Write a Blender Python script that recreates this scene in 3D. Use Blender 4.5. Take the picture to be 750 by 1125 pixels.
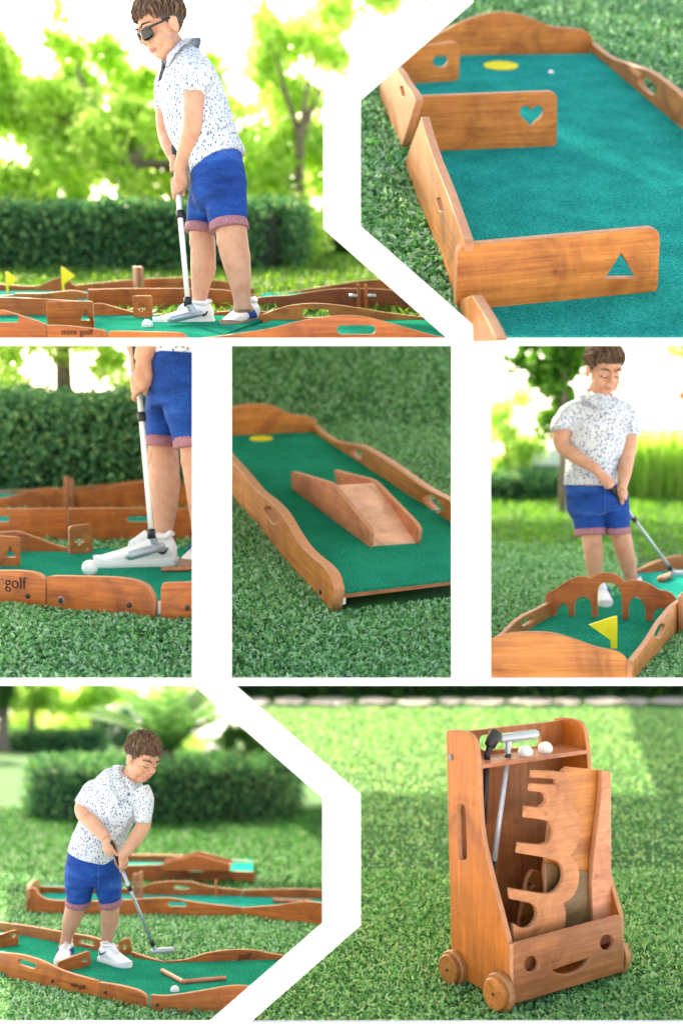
import bpy, bmesh, math, random
import numpy as np
from mathutils import Vector as V, Matrix, noise as mnoise
from math import radians, sin, cos, tan, atan, pi, sqrt

# ---------------------------------------------------------------- scene, camera, light
for o in list(bpy.data.objects):
    bpy.data.objects.remove(o, do_unlink=True)
S = bpy.context.scene
COL = S.collection
F, CX, CY = 1300.0, 375.0, 562.5          # focal length and centre in photo pixels
CAM = V((0.0, 0.0, 9.0))                  # camera height over the pale bounce ground
cam_d = bpy.data.cameras.new('camera')
cam = bpy.data.objects.new('camera', cam_d)
COL.objects.link(cam)
cam.location = CAM
cam.rotation_euler = (radians(90), 0, 0)
cam_d.sensor_fit = 'HORIZONTAL'
cam_d.sensor_width = 36.0
cam_d.lens = F / 750.0 * 36.0
cam_d.clip_start = 0.05
cam_d.clip_end = 2000
cam_d.dof.use_dof = True
cam_d.dof.focus_distance = 4.6
cam_d.dof.aperture_fstop = 1.55
S.camera = cam

SUN_EL, SUN_AZ = radians(36), radians(-24)      # azimuth from +Y (behind the garden), towards -X
sun_dir = V((sin(SUN_AZ) * cos(SUN_EL), cos(SUN_AZ) * cos(SUN_EL), sin(SUN_EL)))
w = bpy.data.worlds.new('World')
S.world = w
w.use_nodes = True
wt = w.node_tree
sky = wt.nodes.new('ShaderNodeTexSky')
sky.sky_type = 'NISHITA'
sky.sun_disc = False
sky.sun_elevation = SUN_EL
sky.sun_rotation = SUN_AZ
sky.air_density = 1.0
sky.dust_density = 3.0
sky.ozone_density = 1.0
bg = wt.nodes['Background']
wt.links.new(sky.outputs[0], bg.inputs[0])
bg.inputs[1].default_value = 0.15
sl = bpy.data.lights.new('sun', 'SUN')
sl.energy = 3.0
sl.angle = radians(0.53)
sl.color = (1.0, 0.93, 0.80)
so = bpy.data.objects.new('sun', sl)
COL.objects.link(so)
so.location = (0, 0, 30)
so.rotation_euler = sun_dir.to_track_quat('Z', 'Y').to_euler()
vs = S.view_settings
vs.view_transform = 'Standard'
vs.look = 'None'
vs.gamma = 1.0
vs.use_curve_mapping = False
vs.exposure = 2.15
vs.use_white_balance = True
vs.white_balance_temperature = 8000
vs.white_balance_tint = 10

RNG = np.random.default_rng(7)
random.seed(7)

# ---------------------------------------------------------------- tagging
def tag(o, label=None, cat=None, group=None, kind=None):
    if label: o['label'] = label
    if cat: o['category'] = cat
    if group: o['group'] = group
    if kind: o['kind'] = kind
    return o

# ---------------------------------------------------------------- garden terraces
class Panel:
    """one terrace of the garden: a plane seen with its horizon at pixel row yh"""
    def __init__(s, yh, vn, Dn):
        a = atan((CY - yh) / F)
        s.yh, s.vn, s.Dn = yh, vn, Dn
        s.ex, s.ey, s.ez = V((1, 0, 0)), V((0, cos(a), sin(a))), V((0, -sin(a), cos(a)))
        s.h = Dn * cos(a) * (vn - yh) / F
        o = CAM - s.h * s.ez
        s.M = Matrix(((s.ex.x, s.ey.x, s.ez.x, o.x), (s.ex.y, s.ey.y, s.ez.y, o.y),
                      (s.ex.z, s.ey.z, s.ez.z, o.z), (0, 0, 0, 1)))
        s.Mi = s.M.inverted()
    def ray(s, u, v):
        return V(((u - CX) / F, 1.0, -(v - CY) / F))
    def p(s, u, v, D):
        return s.Mi @ (CAM + D * s.ray(u, v))
    def g(s, u, v, z=0.0):
        o = s.Mi @ CAM
        d = s.Mi.to_3x3() @ s.ray(u, v)
        return o + d * ((z - o.z) / d.z)
    def proj(s, q):
        c = s.M @ V(q) - CAM
        return (CX + F * c.x / c.y, CY - F * c.z / c.y)
    def on(s, O, n, u, v):
        o = s.Mi @ CAM
        d = s.Mi.to_3x3() @ s.ray(u, v)
        return o + d * ((V(O) - o).dot(n) / d.dot(n))
    def dep(s, v):
        return s.Dn * (s.vn - s.yh) / (v - s.yh)

P1 = Panel(240, 377, 4.08)
P2 = Panel(-300, 375, 4.08)
P3 = Panel(390, 690, 4.36)
P3B = Panel(-152, 690, 4.36)
P4 = Panel(200, 750, 4.07)
_d = P4.dep(470)
_y = (_d * 470 - _d * 1.16 * 372) / (_d - _d * 1.16)
P4B = Panel(_y, 470, _d)          # the lawn rises behind the ramp lane
P5 = Panel(454, 750, 4.10)
P6 = Panel(770, 1130, 4.06)
P7 = Panel(600, 1130, 4.06)

# ---------------------------------------------------------------- object helpers
def link(o, parent=None):
    COL.objects.link(o)
    if parent is not None:
        o.parent = parent
    return o

def mesh_np(name, verts, faces, mats, parent=None, M=None, smooth=False, midx=None):
    me = bpy.data.meshes.new(name)
    me.from_pydata([tuple(v) for v in verts], [], [tuple(f) for f in faces])
    for m in (mats if isinstance(mats, (list, tuple)) else [mats]):
        me.materials.append(m)
    if smooth:
        me.shade_smooth()
    if midx is not None:
        me.polygons.foreach_set('material_index', midx)
    me.update()
    o = bpy.data.objects.new(name, me)
    if M is not None:
        o.matrix_local = M
    return link(o, parent)

def quads_np(name, verts, mat, parent=None, M=None):
    """verts (n*4,3) -> n separate quads, fast"""
    n = len(verts) // 4
    me = bpy.data.meshes.new(name)
    me.vertices.add(n * 4)
    me.vertices.foreach_set('co', np.asarray(verts, dtype=np.float32).ravel())
    me.loops.add(n * 4)
    me.loops.foreach_set('vertex_index', np.arange(n * 4, dtype=np.int32))
    me.polygons.add(n)
    me.polygons.foreach_set('loop_start', np.arange(0, n * 4, 4, dtype=np.int32))
    me.polygons.foreach_set('loop_total', np.full(n, 4, dtype=np.int32))
    me.materials.append(mat)
    me.update(calc_edges=True)
    me.validate()
    o = bpy.data.objects.new(name, me)
    if M is not None:
        o.matrix_local = M
    return link(o, parent)

def thing(P, base, name, label, cat, group=None, rotz=0.0):
    o = bpy.data.objects.new(name, None)
    o.empty_display_size = 0.1
    o.matrix_local = P.M @ Matrix.Translation(base) @ Matrix.Rotation(rotz, 4, 'Z')
    tag(o, label, cat, group)
    link(o)
    o['_b'] = 0
    del o['_b']
    THINGS[o.name] = (P, Matrix.Translation(base) @ Matrix.Rotation(rotz, 4, 'Z'))
    return o
THINGS = {}
def inv(T):
    return THINGS[T.name][1].inverted()

# ---------------------------------------------------------------- materials
def new_mat(name):
    m = bpy.data.materials.new(name)
    m.use_nodes = True
    nt = m.node_tree
    return m, nt, nt.nodes['Principled BSDF']
def N(nt, t, **kw):
    n = nt.nodes.new(t)
    for k, v in kw.items():
        if k in n.inputs: n.inputs[k].default_value = v
        else: setattr(n, k, v)
    return n
def ramp(nt, stops):
    r = nt.nodes.new('ShaderNodeValToRGB')
    e = r.color_ramp.elements
    while len(e) < len(stops): e.new(0.5)
    for i, (p, c) in enumerate(stops):
        e[i].position = p
        e[i].color = (*c, 1)
    return r

def m_plain(name, col, rough=0.5, metal=0.0, var=0.12, scale=25.0, bump=0.0, spec=0.5):
    m, nt, b = new_mat(name)
    tc = N(nt, 'ShaderNodeTexCoord')
    no = N(nt, 'ShaderNodeTexNoise', Scale=scale, Detail=4.0)
    nt.links.new(tc.outputs['Object'], no.inputs['Vector'])
    lo = tuple(max(0, c * (1 - var)) for c in col)
    hi = tuple(min(1, c * (1 + var)) for c in col)
    r = ramp(nt, [(0.3, lo), (0.7, hi)])
    nt.links.new(no.outputs['Fac'], r.inputs[0])
    nt.links.new(r.outputs[0], b.inputs['Base Color'])
    b.inputs['Roughness'].default_value = rough
    b.inputs['Metallic'].default_value = metal
    b.inputs['Specular IOR Level'].default_value = spec
    if bump:
        bn = N(nt, 'ShaderNodeBump', Strength=bump, Distance=0.01)
        nt.links.new(no.outputs['Fac'], bn.inputs['Height'])
        nt.links.new(bn.outputs[0], b.inputs['Normal'])
    return m

def m_wood(name, light, dark, s=1.0, rough=0.42, gaxis='X'):
    """stained birch ply: long grain, blotches, small knots"""
    m, nt, b = new_mat(name)
    tc = N(nt, 'ShaderNodeTexCoord')
    oi = N(nt, 'ShaderNodeObjectInfo')
    mp = N(nt, 'ShaderNodeMapping')
    sc = {'X': (2.6, 60, 60), 'Y': (60, 2.6, 60), 'Z': (60, 60, 2.6)}[gaxis]
    mp.inputs['Scale'].default_value = tuple(c * s for c in sc)
    ad = N(nt, 'ShaderNodeVectorMath', operation='ADD')
    sc2 = N(nt, 'ShaderNodeVectorMath', operation='SCALE')
    cb = N(nt, 'ShaderNodeCombineXYZ', X=13.0, Y=7.0, Z=5.0)
    nt.links.new(cb.outputs[0], sc2.inputs[0])
    nt.links.new(oi.outputs['Random'], sc2.inputs['Scale'])
    nt.links.new(tc.outputs['Object'], ad.inputs[0])
    nt.links.new(sc2.outputs[0], ad.inputs[1])
    nt.links.new(ad.outputs[0], mp.inputs[0])
    n1 = N(nt, 'ShaderNodeTexNoise', Scale=1.4, Detail=6.0, Roughness=0.62, Distortion=0.6)
    nt.links.new(mp.outputs[0], n1.inputs['Vector'])
    n2 = N(nt, 'ShaderNodeTexNoise', Scale=6.0 * s, Detail=5.0, Roughness=0.65, Distortion=1.2)
    nt.links.new(ad.outputs[0], n2.inputs['Vector'])
    n3 = N(nt, 'ShaderNodeTexVoronoi', Scale=6.5 * s)
    nt.links.new(ad.outputs[0], n3.inputs['Vector'])
    r1 = ramp(nt, [(0.28, dark), (0.52, tuple((a + c) / 2 for a, c in zip(light, dark))), (0.74, light)])
    nt.links.new(n1.outputs['Fac'], r1.inputs[0])
    mx = N(nt, 'ShaderNodeMix', data_type='RGBA', blend_type='MULTIPLY')
    mx.inputs[0].default_value = 1.0
    r2 = ramp(nt, [(0.28, (0.62, 0.50, 0.40)), (0.5, (1.02, 0.98, 0.92)), (0.72, (1.30, 1.28, 1.22))])
    nt.links.new(n2.outputs['Fac'], r2.inputs[0])
    nt.links.new(r1.outputs[0], mx.inputs[6])
    nt.links.new(r2.outputs[0], mx.inputs[7])
    kn = ramp(nt, [(0.0, (0.30, 0.2, 0.15)), (0.05, (0.8, 0.72, 0.66)), (0.09, (1, 1, 1))])
    nt.links.new(n3.outputs['Distance'], kn.inputs[0])
    mx2 = N(nt, 'ShaderNodeMix', data_type='RGBA', blend_type='MULTIPLY')
    mx2.inputs[0].default_value = 0.8
    nt.links.new(mx.outputs[2], mx2.inputs[6])
    nt.links.new(kn.outputs[0], mx2.inputs[7])
    # board to board tone
    hs = N(nt, 'ShaderNodeHueSaturation')
    mr = N(nt, 'ShaderNodeMapRange')
    mr.inputs['To Min'].default_value = 0.76
    mr.inputs['To Max'].default_value = 1.16
    nt.links.new(oi.outputs['Random'], mr.inputs[0])
    nt.links.new(mr.outputs[0], hs.inputs['Value'])
    nt.links.new(mx2.outputs[2], hs.inputs['Color'])
    nt.links.new(hs.outputs[0], b.inputs['Base Color'])
    b.inputs['Roughness'].default_value = rough
    bn = N(nt, 'ShaderNodeBump', Strength=0.12, Distance=0.004)
    nt.links.new(n1.outputs['Fac'], bn.inputs['Height'])
    nt.links.new(bn.outputs[0], b.inputs['Normal'])
    return m

def m_leaf(name, cols, trans=0.35, rough=0.65):
    m, nt, b = new_mat(name)
    ge = N(nt, 'ShaderNodeNewGeometry')
    k = len(cols)
    r = ramp(nt, [(i / (k - 1) if k > 1 else 0, c) for i, c in enumerate(cols)])
    nt.links.new(ge.outputs['Random Per Island'], r.inputs[0])
    nt.links.new(r.outputs[0], b.inputs['Base Color'])
    b.inputs['Roughness'].default_value = rough
    b.inputs['Specular IOR Level'].default_value = 0.15
    tr = N(nt, 'ShaderNodeBsdfTranslucent')
    g = N(nt, 'ShaderNodeHueSaturation', Saturation=1.1, Value=1.5)
    g.inputs['Hue'].default_value = 0.485
    nt.links.new(r.outputs[0], g.inputs['Color'])
    nt.links.new(g.outputs[0], tr.inputs['Color'])
    ms = N(nt, 'ShaderNodeMixShader')
    ms.inputs[0].default_value = trans
    out = nt.nodes['Material Output']
    nt.links.new(b.outputs[0], ms.inputs[1])
    nt.links.new(tr.outputs[0], ms.inputs[2])
    nt.links.new(ms.outputs[0], out.inputs[0])
    return m

def m_ground(name, cols, s1=3.0, s2=40.0):
    m, nt, b = new_mat(name)
    tc = N(nt, 'ShaderNodeTexCoord')
    a = N(nt, 'ShaderNodeTexNoise', Scale=s1, Detail=5.0)
    c = N(nt, 'ShaderNodeTexNoise', Scale=s2, Detail=6.0, Roughness=0.7)
    nt.links.new(tc.outputs['Object'], a.inputs['Vector'])
    nt.links.new(tc.outputs['Object'], c.inputs['Vector'])
    ma = N(nt, 'ShaderNodeMath', operation='MULTIPLY_ADD')
    ma.inputs[1].default_value = 0.45
    nt.links.new(a.outputs['Fac'], ma.inputs[0])
    mb = N(nt, 'ShaderNodeMath', operation='MULTIPLY')
    mb.inputs[1].default_value = 0.55
    nt.links.new(c.outputs['Fac'], mb.inputs[0])
    nt.links.new(mb.outputs[0], ma.inputs[2])
    k = len(cols)
    r = ramp(nt, [(0.3 + 0.4 * i / (k - 1), col) for i, col in enumerate(cols)])
    nt.links.new(ma.outputs[0], r.inputs[0])
    nt.links.new(r.outputs[0], b.inputs['Base Color'])
    b.inputs['Roughness'].default_value = 0.9
    b.inputs['Specular IOR Level'].default_value = 0.2
    bn = N(nt, 'ShaderNodeBump', Strength=0.6, Distance=0.02)
    nt.links.new(c.outputs['Fac'], bn.inputs['Height'])
    nt.links.new(bn.outputs[0], b.inputs['Normal'])
    return m

def m_felt(name, col):
    m, nt, b = new_mat(name)
    tc = N(nt, 'ShaderNodeTexCoord')
    a = N(nt, 'ShaderNodeTexNoise', Scale=130.0, Detail=3.0, Roughness=0.7)
    c = N(nt, 'ShaderNodeTexNoise', Scale=5.0, Detail=4.0)
    nt.links.new(tc.outputs['Object'], a.inputs['Vector'])
    nt.links.new(tc.outputs['Object'], c.inputs['Vector'])
    r = ramp(nt, [(0.33, tuple(x * 0.45 for x in col)), (0.55, col), (0.75, tuple(min(1, x * 1.5 + 0.015) for x in col))])
    nt.links.new(a.outputs['Fac'], r.inputs[0])
    r2 = ramp(nt, [(0.35, (0.80, 0.82, 0.84)), (0.65, (1.12, 1.1, 1.1))])
    nt.links.new(c.outputs['Fac'], r2.inputs[0])
    mx = N(nt, 'ShaderNodeMix', data_type='RGBA', blend_type='MULTIPLY')
    mx.inputs[0].default_value = 1.0
    nt.links.new(r.outputs[0], mx.inputs[6])
    nt.links.new(r2.outputs[0], mx.inputs[7])
    nt.links.new(mx.outputs[2], b.inputs['Base Color'])
    b.inputs['Roughness'].default_value = 0.95
    b.inputs['Specular IOR Level'].default_value = 0.0
    bn = N(nt, 'ShaderNodeBump', Strength=0.7, Distance=0.004)
    nt.links.new(a.outputs['Fac'], bn.inputs['Height'])
    nt.links.new(bn.outputs[0], b.inputs['Normal'])
    return m

WOOD = m_wood('stained_wood', (0.58, 0.165, 0.028), (0.30, 0.064, 0.009))
WOOD_PALE = m_wood('pale_wood', (0.58, 0.22, 0.052), (0.34, 0.105, 0.022))
DECKW = m_wood('pale_pink_ply', (0.85, 0.50, 0.38), (0.72, 0.37, 0.26))
WOOD_PINK = m_wood('pink_wood', (0.62, 0.26, 0.145), (0.46, 0.15, 0.07))
WOOD_BIG = m_wood('stained_wood_large', (0.60, 0.23, 0.052), (0.31, 0.09, 0.017), s=0.75)
EDGE = m_plain('ply_edge', (0.52, 0.22, 0.10), 0.6, var=0.12, scale=30)
DARKHOLE = m_plain('burnt_cut', (0.03, 0.014, 0.008), 0.8)
FELT = m_felt('green_felt', (0.005, 0.255, 0.155))
FELT_B = m_felt('teal_felt', (0.003, 0.31, 0.25))
YELLOW = m_plain('yellow_paint', (0.86, 0.72, 0.02), 0.45, var=0.05)
WHITE = m_plain('white_paint', (0.90, 0.90, 0.90), 0.6, var=0.01, spec=0.2)
BALL = m_plain('ball_white', (0.86, 0.86, 0.86), 0.25, var=0.02)
STEEL = m_plain('steel', (0.45, 0.47, 0.52), 0.3, metal=0.9, var=0.06)
SILVER = m_plain('silver_paint', (0.42, 0.48, 0.56), 0.3, metal=0.45, var=0.05)
BLACK = m_plain('black_rubber', (0.015, 0.016, 0.022), 0.45, var=0.2)
SOIL = m_ground('lawn_soil', [(0.035, 0.05, 0.02), (0.03, 0.13, 0.035), (0.055, 0.20, 0.05)])
FARLAWN = m_ground('lawn_far', [(0.035, 0.14, 0.03), (0.06, 0.22, 0.05), (0.10, 0.27, 0.06)], 0.8, 30)
BOUNCE_BASE = m_ground('pale_bounce_base', [(0.66, 0.65, 0.63), (0.76, 0.75, 0.73)], 0.3, 5)  # pale tone chosen to bounce sun up onto the terraces
FINE = m_leaf('fine_grass', [(0.04, 0.14, 0.04), (0.10, 0.32, 0.09), (0.18, 0.46, 0.15), (0.30, 0.56, 0.22), (0.42, 0.62, 0.34), (0.40, 0.52, 0.16)], 0.35)
GRASS = m_leaf('clover', [(0.03, 0.12, 0.04), (0.07, 0.28, 0.09), (0.14, 0.40, 0.15), (0.26, 0.52, 0.25), (0.42, 0.60, 0.46), (0.24, 0.50, 0.14)], 0.35)
HEDGE_L = m_leaf('hedge_leaf_lifted', [(0.04, 0.14, 0.07), (0.09, 0.27, 0.13), (0.16, 0.38, 0.17), (0.30, 0.50, 0.20)], 0.3)  # same hedge leaf, colour brightened to offset the shade it stands in
HEDGE = m_leaf('hedge_leaf', [(0.02, 0.08, 0.04), (0.05, 0.18, 0.08), (0.10, 0.28, 0.11), (0.20, 0.37, 0.13)], 0.3)
LEAF_G = m_leaf('leaf_green', [(0.17, 0.34, 0.08), (0.29, 0.50, 0.12), (0.44, 0.62, 0.19), (0.55, 0.68, 0.26)], 0.74)
LEAF_Y = m_leaf('leaf_yellow', [(0.28, 0.45, 0.12), (0.40, 0.60, 0.19), (0.50, 0.66, 0.26), (0.58, 0.66, 0.34)], 0.72)
LEAF_D = m_leaf('leaf_dark', [(0.012, 0.05, 0.012), (0.025, 0.09, 0.018), (0.05, 0.15, 0.03)], 0.35)
LEAF_B = m_leaf('leaf_blue', [(0.03, 0.09, 0.05), (0.06, 0.16, 0.09), (0.10, 0.22, 0.12)], 0.35)
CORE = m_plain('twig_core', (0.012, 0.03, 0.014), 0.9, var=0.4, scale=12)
BARK = m_plain('bark', (0.16, 0.12, 0.10), 0.9, var=0.4, scale=30, bump=0.5)
STONE = m_plain('path_stone', (0.30, 0.29, 0.29), 0.9, var=0.3, scale=4)
# ---------------------------------------------------------------- the white border panel with its seven openings
D0 = 4.0
def on_board(u, v, D=D0):
    return CAM + D * V(((u - CX) / F, 1.0, -(v - CY) / F))
OPEN = [
    [(-45, -45), (522.1, -45), (473, 0), (355, 106), (355, 249.5), (492, 371), (-45, 371)],
    [(470.7, -45), (520, 0), (396, 108), (396, 248), (536, 371), (795, 371), (795, -45)],
    [(-45, 379), (211, 379), (211, 745.5), (-45, 745.5)],
    [(254, 379), (496, 379), (496, 745.5), (254, 745.5)],
    [(539, 379), (795, 379), (795, 745.5), (539, 745.5)],
    [(-45, 753.5), (213, 753.5), (354, 877), (354, 1016.5), (230, 1124.2), (-45, 1124.2)],
    [(258, 753.5), (396, 874), (396, 1017), (274, 1124.2), (795, 1124.2), (795, 753.5)],
]
OPEN[0][1] = (522.1 - 0, 0 - 1) if False else (473, -45)
OPEN[1][0] = (520, -45)
def curve_mesh(name, outlines, thick, bevel=0.0, res=1):
    cu = bpy.data.curves.new(name, 'CURVE')
    cu.dimensions = '2D'
    cu.fill_mode = 'BOTH'
    cu.extrude = max(1e-5, thick / 2 - bevel)
    cu.bevel_depth = bevel
    cu.bevel_resolution = res
    cu.offset = -bevel if bevel else 0.0
    for ol in outlines:
        sp = cu.splines.new('POLY')
        sp.points.add(len(ol) - 1)
        for i, (x, y) in enumerate(ol):
            sp.points[i].co = (x, y, 0, 1)
        sp.use_cyclic_u = True
    ob = bpy.data.objects.new(name, cu)
    COL.objects.link(ob)
    me = bpy.data.meshes.new_from_object(ob)
    bpy.data.objects.remove(ob, do_unlink=True)
    bpy.data.curves.remove(cu)
    me.name = name
    return me
def upright(o, a, n=None):
    """matrix: x along a (unit), y up, z = normal"""
    a = a.normalized()
    up = V((0, 0, 1)) if n is None else n
    z = a.cross(up).normalized()
    up = z.cross(a)
    return Matrix(((a.x, up.x, z.x, o.x), (a.y, up.y, z.y, o.y), (a.z, up.z, z.z, o.z), (0, 0, 0, 1)))
def wpt(u, v): 
    q = on_board(u, v)
    return (q.x, q.z)
outer = [wpt(-95, -95), wpt(845, -95), wpt(845, 1175), wpt(-95, 1175)]
me = curve_mesh('border_panel', [outer] + [[wpt(*q) for q in ol] for ol in OPEN], 0.02)
me.materials.append(WHITE)
bp = bpy.data.objects.new('border_panel', me)
bp.matrix_local = Matrix(((1, 0, 0, 0), (0, 0, -1, D0 + 0.01), (0, 1, 0, 0), (0, 0, 0, 1)))
link(bp)
tag(bp, 'white border with straight and angled bands between the seven garden views', 'border')
for sx in (-1.42, 1.42):
    me = curve_mesh('support_post', [[(sx - .05, 0.0), (sx + .05, 0.0), (sx + .05, 7.2), (sx - .05, 7.2)]], 0.06, 0.004)
    me.materials.append(WHITE)
    q = bpy.data.objects.new('support_post', me)
    q.matrix_local = Matrix(((1, 0, 0, 0), (0, 0, -1, 0.045), (0, 1, 0, 0), (0, 0, 0, 1)))
    link(q, bp)

# ---------------------------------------------------------------- ground sheets
def sheet(P, name, quad, mat, z=0.0, n=8, label=None):
    a, b, c, d = [P.g(u, v) for u, v in quad]      # near left, near right, far right, far left
    vs_, fs = [], []
    for i in range(n + 1):
        t = (i / n) ** 2
        l, r = a.lerp(d, t), b.lerp(c, t)
        for j in range(n + 1):
            q = l.lerp(r, j / n)
            vs_.append((q.x, q.y, z))
    for i in range(n):
        for j in range(n):
            k = i * (n + 1) + j
            fs.append((k, k + 1, k + n + 2, k + n + 1))
    o = mesh_np(name, vs_, fs, mat, M=P.M)
    tag(o, kind='structure')
    k = n * (n + 1)
    bounce_sheet = mesh_np('deck', [(vs_[i][0], vs_[i][1] + (0.01 if i < n + 1 else 0), z - 0.012) for i in (0, n, k + n, k)], [(0, 1, 2, 3)], WHITE, M=P.M)  # white underside added to bounce light onto the view below
    tag(bounce_sheet, kind='structure')
    return o
bl = mesh_np('bounce_ground', [(-400, -60, 0), (400, -60, 0), (400, 900, 0), (-400, 900, 0)], [(0, 1, 2, 3)], BOUNCE_BASE)  # added pale ground that throws sunlight up under the terraces
tag(bl, kind='structure')

def ws(P, px, name='lawn', mat=SOIL, z=0.0):
    """ground of one terrace: outline given as photo pixels on the ground"""
    q = [P.g(u, v) for u, v in px]
    o = mesh_np(name, [(p.x, p.y, z) for p in q], [tuple(range(len(q)))], mat, M=P.M)
    tag(o, kind='structure')
    c = sum(q, V()) / len(q)
    bounce_sheet = mesh_np('deck', [(p.x, p.y + .012, z - 0.012) for p in q], [tuple(range(len(q)))], WHITE, M=P.M)  # added white sheet below the lawn, reflects light to the terrace beneath
    tag(bounce_sheet, kind='structure')
    return o
CLIP = {}
CLIP[P1] = [(-60, 376), (513, 376), (414, 280), (-80, 280)]
CLIP[P2] = [(514, 375), (377, 249), (377, 107), (500, -2), (548, -40), (860, -40), (820, 375)]
CLIP[P6] = [(-60, 1128), (250, 1128), (375, 1017), (375, 875), (300, 808), (-60, 808)]
CLIP[P7] = [(252, 1128), (376, 1017), (376, 874), (238, 750), (818, 750), (818, 1128)]
ws(P1, CLIP[P1], mat=FARLAWN)
ws(P2, CLIP[P2])
ws(P3B, [(-60, 749), (236, 749), (233, 689.5), (-60, 689.5)])
ws(P3, [(-60, 690), (232, 690), (232, 515), (-60, 515)])
ws(P4, [(236, 749), (514, 749), (516, 470), (234, 470)])
ws(P4B, [(234, 470), (516, 470), (517, 372), (233, 372)])
ws(P5, [(517, 749), (810, 749), (815, 505), (517, 505)])
ws(P6, CLIP[P6])
ws(P7, CLIP[P7])

# ---------------------------------------------------------------- foliage
def unit(n):
    a = RNG.normal(size=(n, 3))
    return a / np.linalg.norm(a, axis=1, keepdims=True)
def leaf_quads(c, size, aspect=0.5, up=0.0, var=0.4, bias=None):
    n = len(c)
    a = unit(n)
    if bias is not None:
        a = a + np.asarray(bias)
        a /= np.linalg.norm(a, axis=1, keepdims=True)
    b = np.cross(a, unit(n) + np.array([0, 0, up]))
    b /= (np.linalg.norm(b, axis=1, keepdims=True) + 1e-9)
    if np.isscalar(size): size = np.full(n, size)
    l = (size * (1 + var * RNG.uniform(-1, 1, n)))[:, None]
    wd = l * aspect
    m = c + a * l * 0.02
    out = np.empty((n, 4, 3))
    out[:, 0] = c - a * l / 2
    out[:, 1] = m + b * wd / 2
    out[:, 2] = c + a * l / 2
    out[:, 3] = m - b * wd / 2
    return out.reshape(-1, 3)
def arr(v): return np.array([v.x, v.y, v.z])

def grass(P, name, quad, density, size, label_mat=GRASS, fall=1.0, flat=0.9, hgt=0.6, avoid=None, maxn=200000, zf=None, aspect=0.44):
    """low leafy lawn: leaf faces standing and lying over the ground inside the quad"""
    a, b, c, d = [P.g(u, v) for u, v in quad]
    wn, wf = (b - a).length, (c - d).length
    L = ((c + d) / 2 - (a + b) / 2).length
    n = int(min(maxn, density * (wn + wf) / 2 * L))
    t = RNG.uniform(0, 1, n * 3)
    keep = RNG.uniform(0, 1, n * 3) < (wn + (wf - wn) * t) / max(wn, wf) * (1 - t * (1 - fall))
    t = t[keep][:n]
    s = RNG.uniform(0, 1, len(t))
    A, B, C, Dd = map(arr, (a, b, c, d))
    l = A + (Dd - A) * t[:, None]
    r = B + (C - B) * t[:, None]
    pts = l + (r - l) * s[:, None]
    if P in CLIP:
        pts = pts[inside(pts, [P.g(*c_) for c_ in CLIP[P]])]
        dist = None
    if avoid:
        for poly in avoid:
            pts = pts[~inside(pts, poly)]
    n = len(pts)
    dist = pts[:, 1] / a.y
    sz = size * np.maximum(1, dist ** 0.7)
    # patchy height
    ph = np.sin(pts[:, 0] * 5.1 + 1.3 * np.sin(pts[:, 1] * 3.7)) * np.sin(pts[:, 1] * 4.3 + 1.7 * np.sin(pts[:, 0] * 6.1))
    pts[:, 2] = RNG.uniform(0.15, 1.0, n) * sz * hgt * (1 + 0.45 * ph)
    if zf is not None: pts[:, 2] += zf(pts)
    q = leaf_quads(pts, sz, aspect, up=2.2 * flat, bias=[0, 0, 0.25])
    o = quads_np(name, q, label_mat, M=P.M)
    tag(o, kind='stuff')
    return o
def inside(pts, poly):
    x, y = pts[:, 0], pts[:, 1]
    r = np.zeros(len(pts), bool)
    j = len(poly) - 1
    for i in range(len(poly)):
        xi, yi, xj, yj = poly[i].x, poly[i].y, poly[j].x, poly[j].y
        c = ((yi > y) != (yj > y)) & (x < (xj - xi) * (y - yi) / (yj - yi + 1e-12) + xi)
        r ^= c
        j = i
    return r
# ---------------------------------------------------------------- shape helpers
def cat_rom(pts, n=6):
    """smooth an open 2D/3D polyline"""
    out = []
    P_ = [V(p) for p in pts]
    for i in range(len(P_) - 1):
        p0 = P_[max(i - 1, 0)]; p1 = P_[i]; p2 = P_[i + 1]; p3 = P_[min(i + 2, len(P_) - 1)]
        for k in range(n):
            t = k / n
            out.append(0.5 * ((2 * p1) + (p2 - p0) * t + (2 * p0 - 5 * p1 + 4 * p2 - p3) * t * t + (3 * p1 - p0 - 3 * p2 + p3) * t ** 3))
    out.append(P_[-1])
    return out
def profile(L, tops, H=1.0, n=6):
    """closed outline of a board of length L: flat bottom, wavy top through (fraction, height)"""
    t = cat_rom([(f * L, h * H) for f, h in tops], n)
    return [(0.0, 0.0)] + [(p[0], p[1]) for p in t] + [(L, 0.0)]
def rrect(x, y, w_, h_, r=None, n=5):
    r = min(w_, h_) / 2 * 0.98 if r is None else r
    o = []
    for cx, cy, a0 in ((x + w_ / 2 - r, y + h_ / 2 - r, 0), (x - w_ / 2 + r, y + h_ / 2 - r, 90),
                       (x - w_ / 2 + r, y - h_ / 2 + r, 180), (x + w_ / 2 - r, y - h_ / 2 + r, 270)):
        for k in range(n + 1):
            a = radians(a0 + 90 * k / n)
            o.append((cx + r * cos(a), cy + r * sin(a)))
    return o
def circ(x, y, r, n=18):
    return [(x + r * cos(2 * pi * k / n), y + r * sin(2 * pi * k / n)) for k in range(n)]
def spade(x, y, s):
    o = [(0, 1), (.25, .62), (.62, .25), (.8, -.1), (.7, -.42), (.4, -.5), (.14, -.35), (.28, -.85), (-.28, -.85),
         (-.14, -.35), (-.4, -.5), (-.7, -.42), (-.8, -.1), (-.62, .25), (-.25, .62)]
    return [(x + a * s, y + b * s) for a, b in o]
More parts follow.
